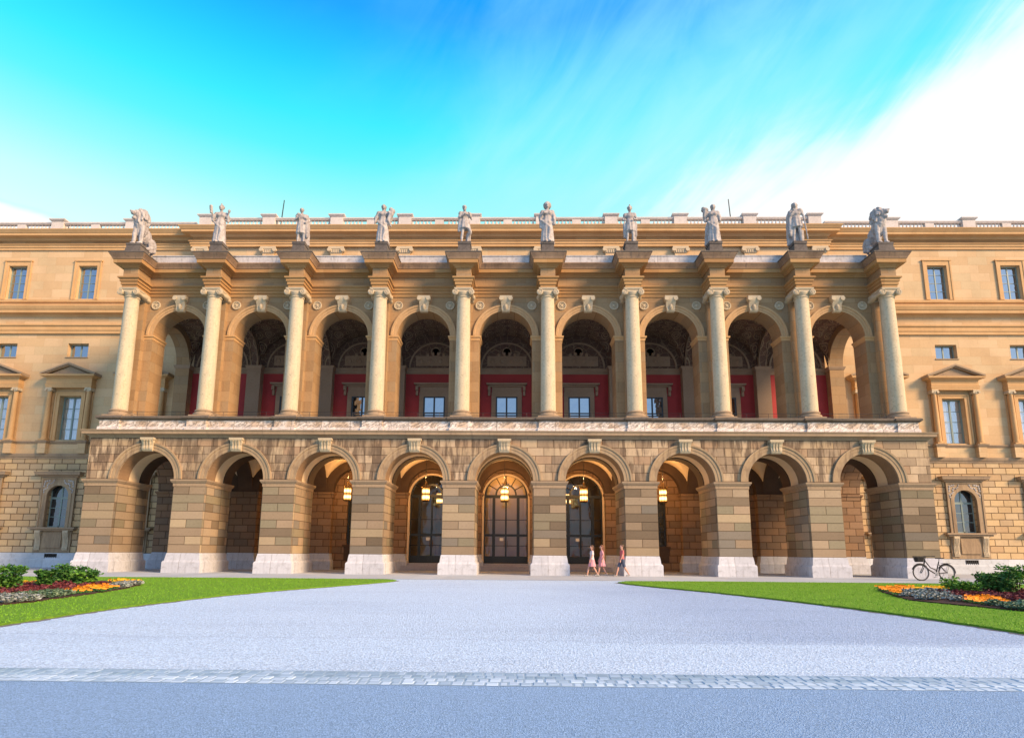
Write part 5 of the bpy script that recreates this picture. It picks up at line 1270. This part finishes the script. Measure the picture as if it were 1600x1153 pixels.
# ================================================================== SHRUBS AND BEDDING PLANTS
def leafmesh(centres, n, size, mat, name, parent, org, seed, droop=.3):
    rs = np.random.RandomState(seed); V = []; F = []
    for c, r, m in centres:
        for _ in range(int(n * m)):
            d = rs.normal(size=3); d /= np.linalg.norm(d) + 1e-9; rad = rs.rand() ** .45
            p = np.array(c) + d * np.array(r) * rad
            if p[2] < .06: p[2] = .06 + rs.rand() * .1
            s = size * rs.uniform(.6, 1.3); t = rs.normal(size=3); t[2] = abs(t[2]) * .3 - droop * .3; t /= np.linalg.norm(t); u = np.cross(t, rs.normal(size=3)); u /= np.linalg.norm(u) + 1e-9
            nn_ = np.cross(t, u); k = len(V)
            V += [tuple(p), tuple(p + t * s * .5 + u * s * .30 + nn_ * s * .08), tuple(p + t * s), tuple(p + t * s * .5 - u * s * .30 + nn_ * s * .08)]
            F += [(k, k + 1, k + 2), (k, k + 2, k + 3)]
    me = bpy.data.meshes.new(name); me.from_pydata([(a - org[0], b - org[1], c - org[2]) for a, b, c in V], [], F); me.materials.append(mt[mat]); o = bpy.data.objects.new(name, me); col.objects.link(o)
    o.parent = parent; o.location = Vector(org) - ORG[parent.name] if parent else Vector(org); return o
def shrub(x, y, h, r, seed, mats, label, open_=0):
    root = empty('shrub', (x, y, .06)); tag(root, label, 'shrub', 'shrubs in the flower beds'); rs = random.Random(seed)
    nst = 7 if open_ else 9; cen = []; mb = MB()
    for k in range(nst):
        a = 2 * math.pi * k / nst + rs.uniform(-.3, .3); q = rs.uniform(.35, .95) * r; hh = h * rs.uniform(.62, 1.0)
        tip = (x + q * math.cos(a), y + q * math.sin(a), .06 + hh * .86)
        mb.path([(x + .04 * math.cos(a), y + .04 * math.sin(a), .03), (x + q * .45 * math.cos(a), y + q * .45 * math.sin(a), .06 + hh * .5), tip], [.02, .014, .006], 5)
        rr_ = r * rs.uniform(.30, .48)
        cen.append((tip, (rr_, rr_, rr_ * .7), 1.0))
        if not open_: cen.append(((x + q * .7 * math.cos(a), y + q * .7 * math.sin(a), .06 + hh * .42), (rr_ * 1.1, rr_ * 1.1, hh * .3), .9))
        else: cen.append(((x + q * .7 * math.cos(a), y + q * .7 * math.sin(a), .06 + hh * .6), (rr_ * .8, rr_ * .8, rr_ * .5), .5))
    mb.build('stems', 'stem', root, smooth=True)
    leafmesh([c for k, c in enumerate(cen) if k % 3 != 2], 85, .085, mats[0], 'foliage', root, (x, y, .06), seed)
    leafmesh([c for k, c in enumerate(cen) if k % 3 == 2], 85, .09, mats[1], 'foliage', root, (x, y, .06), seed + 1)
for k, (x, y, h, r, mm, lb, op) in enumerate([
    (-12.1, -14.7, .74, .36, ('leaf', 'leaf2'), 'dense green leafy shrub cut by the left edge of the picture', 0),
    (-12.15, -13.3, .62, .22, ('leaf', 'leaf'), 'narrow upright dark shrub between the two wide ones in the left bed', 0),
    (-12.9, -11.3, .66, .42, ('leaf', 'leaf'), 'dark green spreading shrub at the back of the left bed', 0),
    (-11.75, -12.3, .55, .38, ('leaf', 'leaf2'), 'low broad green shrub in front, nearest the orange flowers of the left bed', 0),
    (12.75, -12.6, .50, .42, ('leaf2', 'leaf2'), 'low bright yellow-green shrub at the left end of the right bed shrubs', 0),
    (14.2, -11.7, .80, .34, ('leaf', 'leaf'), 'small dark shrub behind the bright low one in the right bed', 0),
    (13.65, -12.9, .92, .40, ('leaf', 'leaf'), 'bushy mid green shrub in the middle of the right bed', 0),
    (14.25, -12.6, 1.22, .42, ('leaf2', 'leaf'), 'tallest open shrub with bare stems showing, in the right bed', 1),
    (13.9, -14.0, .50, .32, ('leaf', 'leaf'), 'dark shrub cut by the right edge of the picture', 0)]):
    shrub(x, y, h * (.86 if x < 0 else .72), r, 20 + k * 3, mm, lb, op)

def plant_proto(kind, x, y):
    root = empty({'pansy': 'pansy_plant', 'silver': 'silver_foliage_plant', 'sage': 'sage_foliage_plant'}[kind[0]], (x, y, .06)); sd = hash(kind[1]) % 97
    r_ = random.Random(len(kind[1]) + 5)
    if kind[0] == 'pansy':
        leafmesh([((x, y, .12), (.12, .12, .06), 1)], 60, .06, 'leaf', 'foliage', root, (x, y, .06), 3)
        mb = MB()
        for k in range(5):
            a = r_.uniform(0, 6.28); q = r_.uniform(0.02, .13); cx, cy, cz = x + q * math.cos(a), y + q * math.sin(a), .19 + r_.uniform(0, .05); ty = r_.uniform(-.6, .6)
            for j in range(5):
                b = 2 * math.pi * j / 5; c_, s_ = math.cos(b), math.sin(b)
                pt = lambda u, v: (cx + u, cy - abs(v) * .35 - .01, cz + v)
                mb.quad(pt(0, 0), pt(.034 * math.cos(b - .5), .034 * math.sin(b - .5)), pt(.044 * c_, .044 * s_), pt(.034 * math.cos(b + .5), .034 * math.sin(b + .5)))
        mb.build('blossoms', kind[1], root)
    else:
        leafmesh([((x, y, .14), (.14, .14, .09), 1)], 130, .085, kind[1], 'foliage', root, (x, y, .06), 9, -1.2)
    return root
protos = {}
def plants(kind, pts, label, cat, grp, sc=1.0):
    r_ = random.Random(17); 
    for (x, y) in pts:
        if kind not in protos:
            o = plant_proto(kind, x, y); protos[kind] = o
        else: o = copy_tree(protos[kind], None, (x, y, .06))
        q_ = sc * r_.uniform(.8, 1.15); o.scale = (q_, q_, q_ * .62); o.rotation_euler.z = r_.uniform(-.5, .5)
        tag(o, label, cat, grp)
def scatter(P, n, seed, dist):
    rs = random.Random(seed); xs = [p[0] for p in P]; ys = [p[1] for p in P]; out = []
    for _ in range(n * 60):
        x, y = rs.uniform(min(xs), max(xs)), rs.uniform(min(ys), max(ys))
        if inpoly(x, y, P) and all((x - a) ** 2 + (y - b) ** 2 > dist * dist for a, b in out): out.append((x, y))
        if len(out) >= n: break
    return out
plants(('pansy', 'petal_o'), scatter([(-9.75, -15.9), (-9.65, -14.9), (-10.5, -12.2), (-10.95, -12.4), (-10.6, -14.2)], 26, 1, .2), 'small orange pansy plant in the front band of the left flower bed', 'flower', 'orange pansies of the left bed front')
plants(('pansy', 'petal_y'), scatter([(-11.0, -11.9), (-10.9, -10.9), (-11.7, -10.0), (-12.4, -9.6), (-12.2, -10.4), (-11.6, -11.3)], 22, 2, .2), 'small yellow-orange pansy plant at the far tip of the left flower bed', 'flower', 'pansies at the far tip of the left bed')
plants(('pansy', 'petal_y'), scatter([(-13.6, -12.6), (-13.0, -12.4), (-12.9, -11.7), (-13.6, -11.6)], 8, 12, .2), 'small yellow-orange pansy plant between two shrubs at the back of the left bed', 'flower', 'pansies between the shrubs of the left bed')
plants(('silver', 'silver'), scatter([(-9.35, -18.2), (-9.25, -17.6), (-9.45, -16.9), (-10.15, -17.0), (-10.2, -18.2)], 18, 3, .2), 'pale silver foliage plant edging the left bed at the picture edge', 'plant', 'silver edging of the left bed')
plants(('sage', 'sage'), scatter([(-9.45, -16.8), (-9.6, -15.7), (-10.3, -15.6), (-10.2, -16.8)], 16, 14, .2), 'grey-green foliage plant between the silver edging and orange pansies of the left bed', 'plant', 'sage green plants of the left bed')
plants(('silver', 'silver'), scatter([(-10.1, -13.2), (-10.75, -11.3), (-11.1, -11.7), (-10.5, -13.0)], 14, 4, .17), 'pale silver foliage plant beside the orange pansies of the left bed', 'plant', 'silver plants among the left pansies')
plants(('pansy', 'petal_o'), scatter([(10.3, -13.9), (11.4, -10.9), (12.3, -10.2), (12.9, -10.3), (12.2, -11.3), (10.9, -13.0)], 34, 5, .2), 'small orange pansy plant in the far left tip of the right flower bed', 'flower', 'orange pansies at the tip of the right bed')
plants(('pansy', 'petal_y'), scatter([(12.4, -11.5), (12.3, -10.9), (13.6, -10.3), (13.9, -10.9), (13.0, -11.6)], 18, 6, .19), 'small yellow pansy plant behind the silver band of the right bed', 'flower', 'yellow pansies of the right bed')
plants(('silver', 'silver'), scatter([(9.95, -15.1), (10.35, -13.9), (10.9, -12.9), (12.0, -11.9), (12.6, -12.3), (11.2, -14.3), (10.6, -15.6)], 34, 7, .22), 'pale blue-grey foliage plant in the front band of the right bed', 'plant', 'silver band of the right bed')
plants(('pansy', 'petal_o'), scatter([(10.9, -15.2), (11.6, -14.5), (11.9, -14.9), (11.0, -16.6), (10.5, -16.6), (10.55, -15.8)], 26, 8, .2), 'small deep orange pansy plant in the near front band of the right bed', 'flower', 'orange pansies of the right bed front')
plants(('sage', 'sage'), scatter([(10.35, -17.3), (10.55, -16.7), (11.2, -16.8), (11.9, -16.2), (12.3, -17.2), (11.6, -18.6), (10.6, -18.6)], 60, 9, .2), 'grey-green foliage plant in the near corner of the right bed', 'plant', 'sage green plants of the right bed')
def cover(P, n, name, label, seed):
    pts = scatter(P, n, seed, .10); r = MB()
    o = leafmesh([((x, y, .11), (.12, .12, .07), 1) for x, y in pts], 34, .07, 'maroon', name, None, (0, 0, 0), seed); tag(o, label, 'plants', kind='stuff')
cover([(-10.4, -18.2), (-10.3, -16.0), (-10.8, -13.6), (-11.3, -11.8), (-13.5, -11.0), (-14, -15), (-13, -18)], 330, 'maroon_ground_cover', 'low maroon leafed ground cover between the shrubs of the left bed', 31)
cover([(12.0, -12.7), (12.7, -12.0), (15.5, -11.2), (16, -15), (13.2, -16.2), (11.7, -15.2), (11.2, -14.7)], 330, 'maroon_ground_cover', 'low maroon leafed ground cover between the shrubs of the right bed', 32)
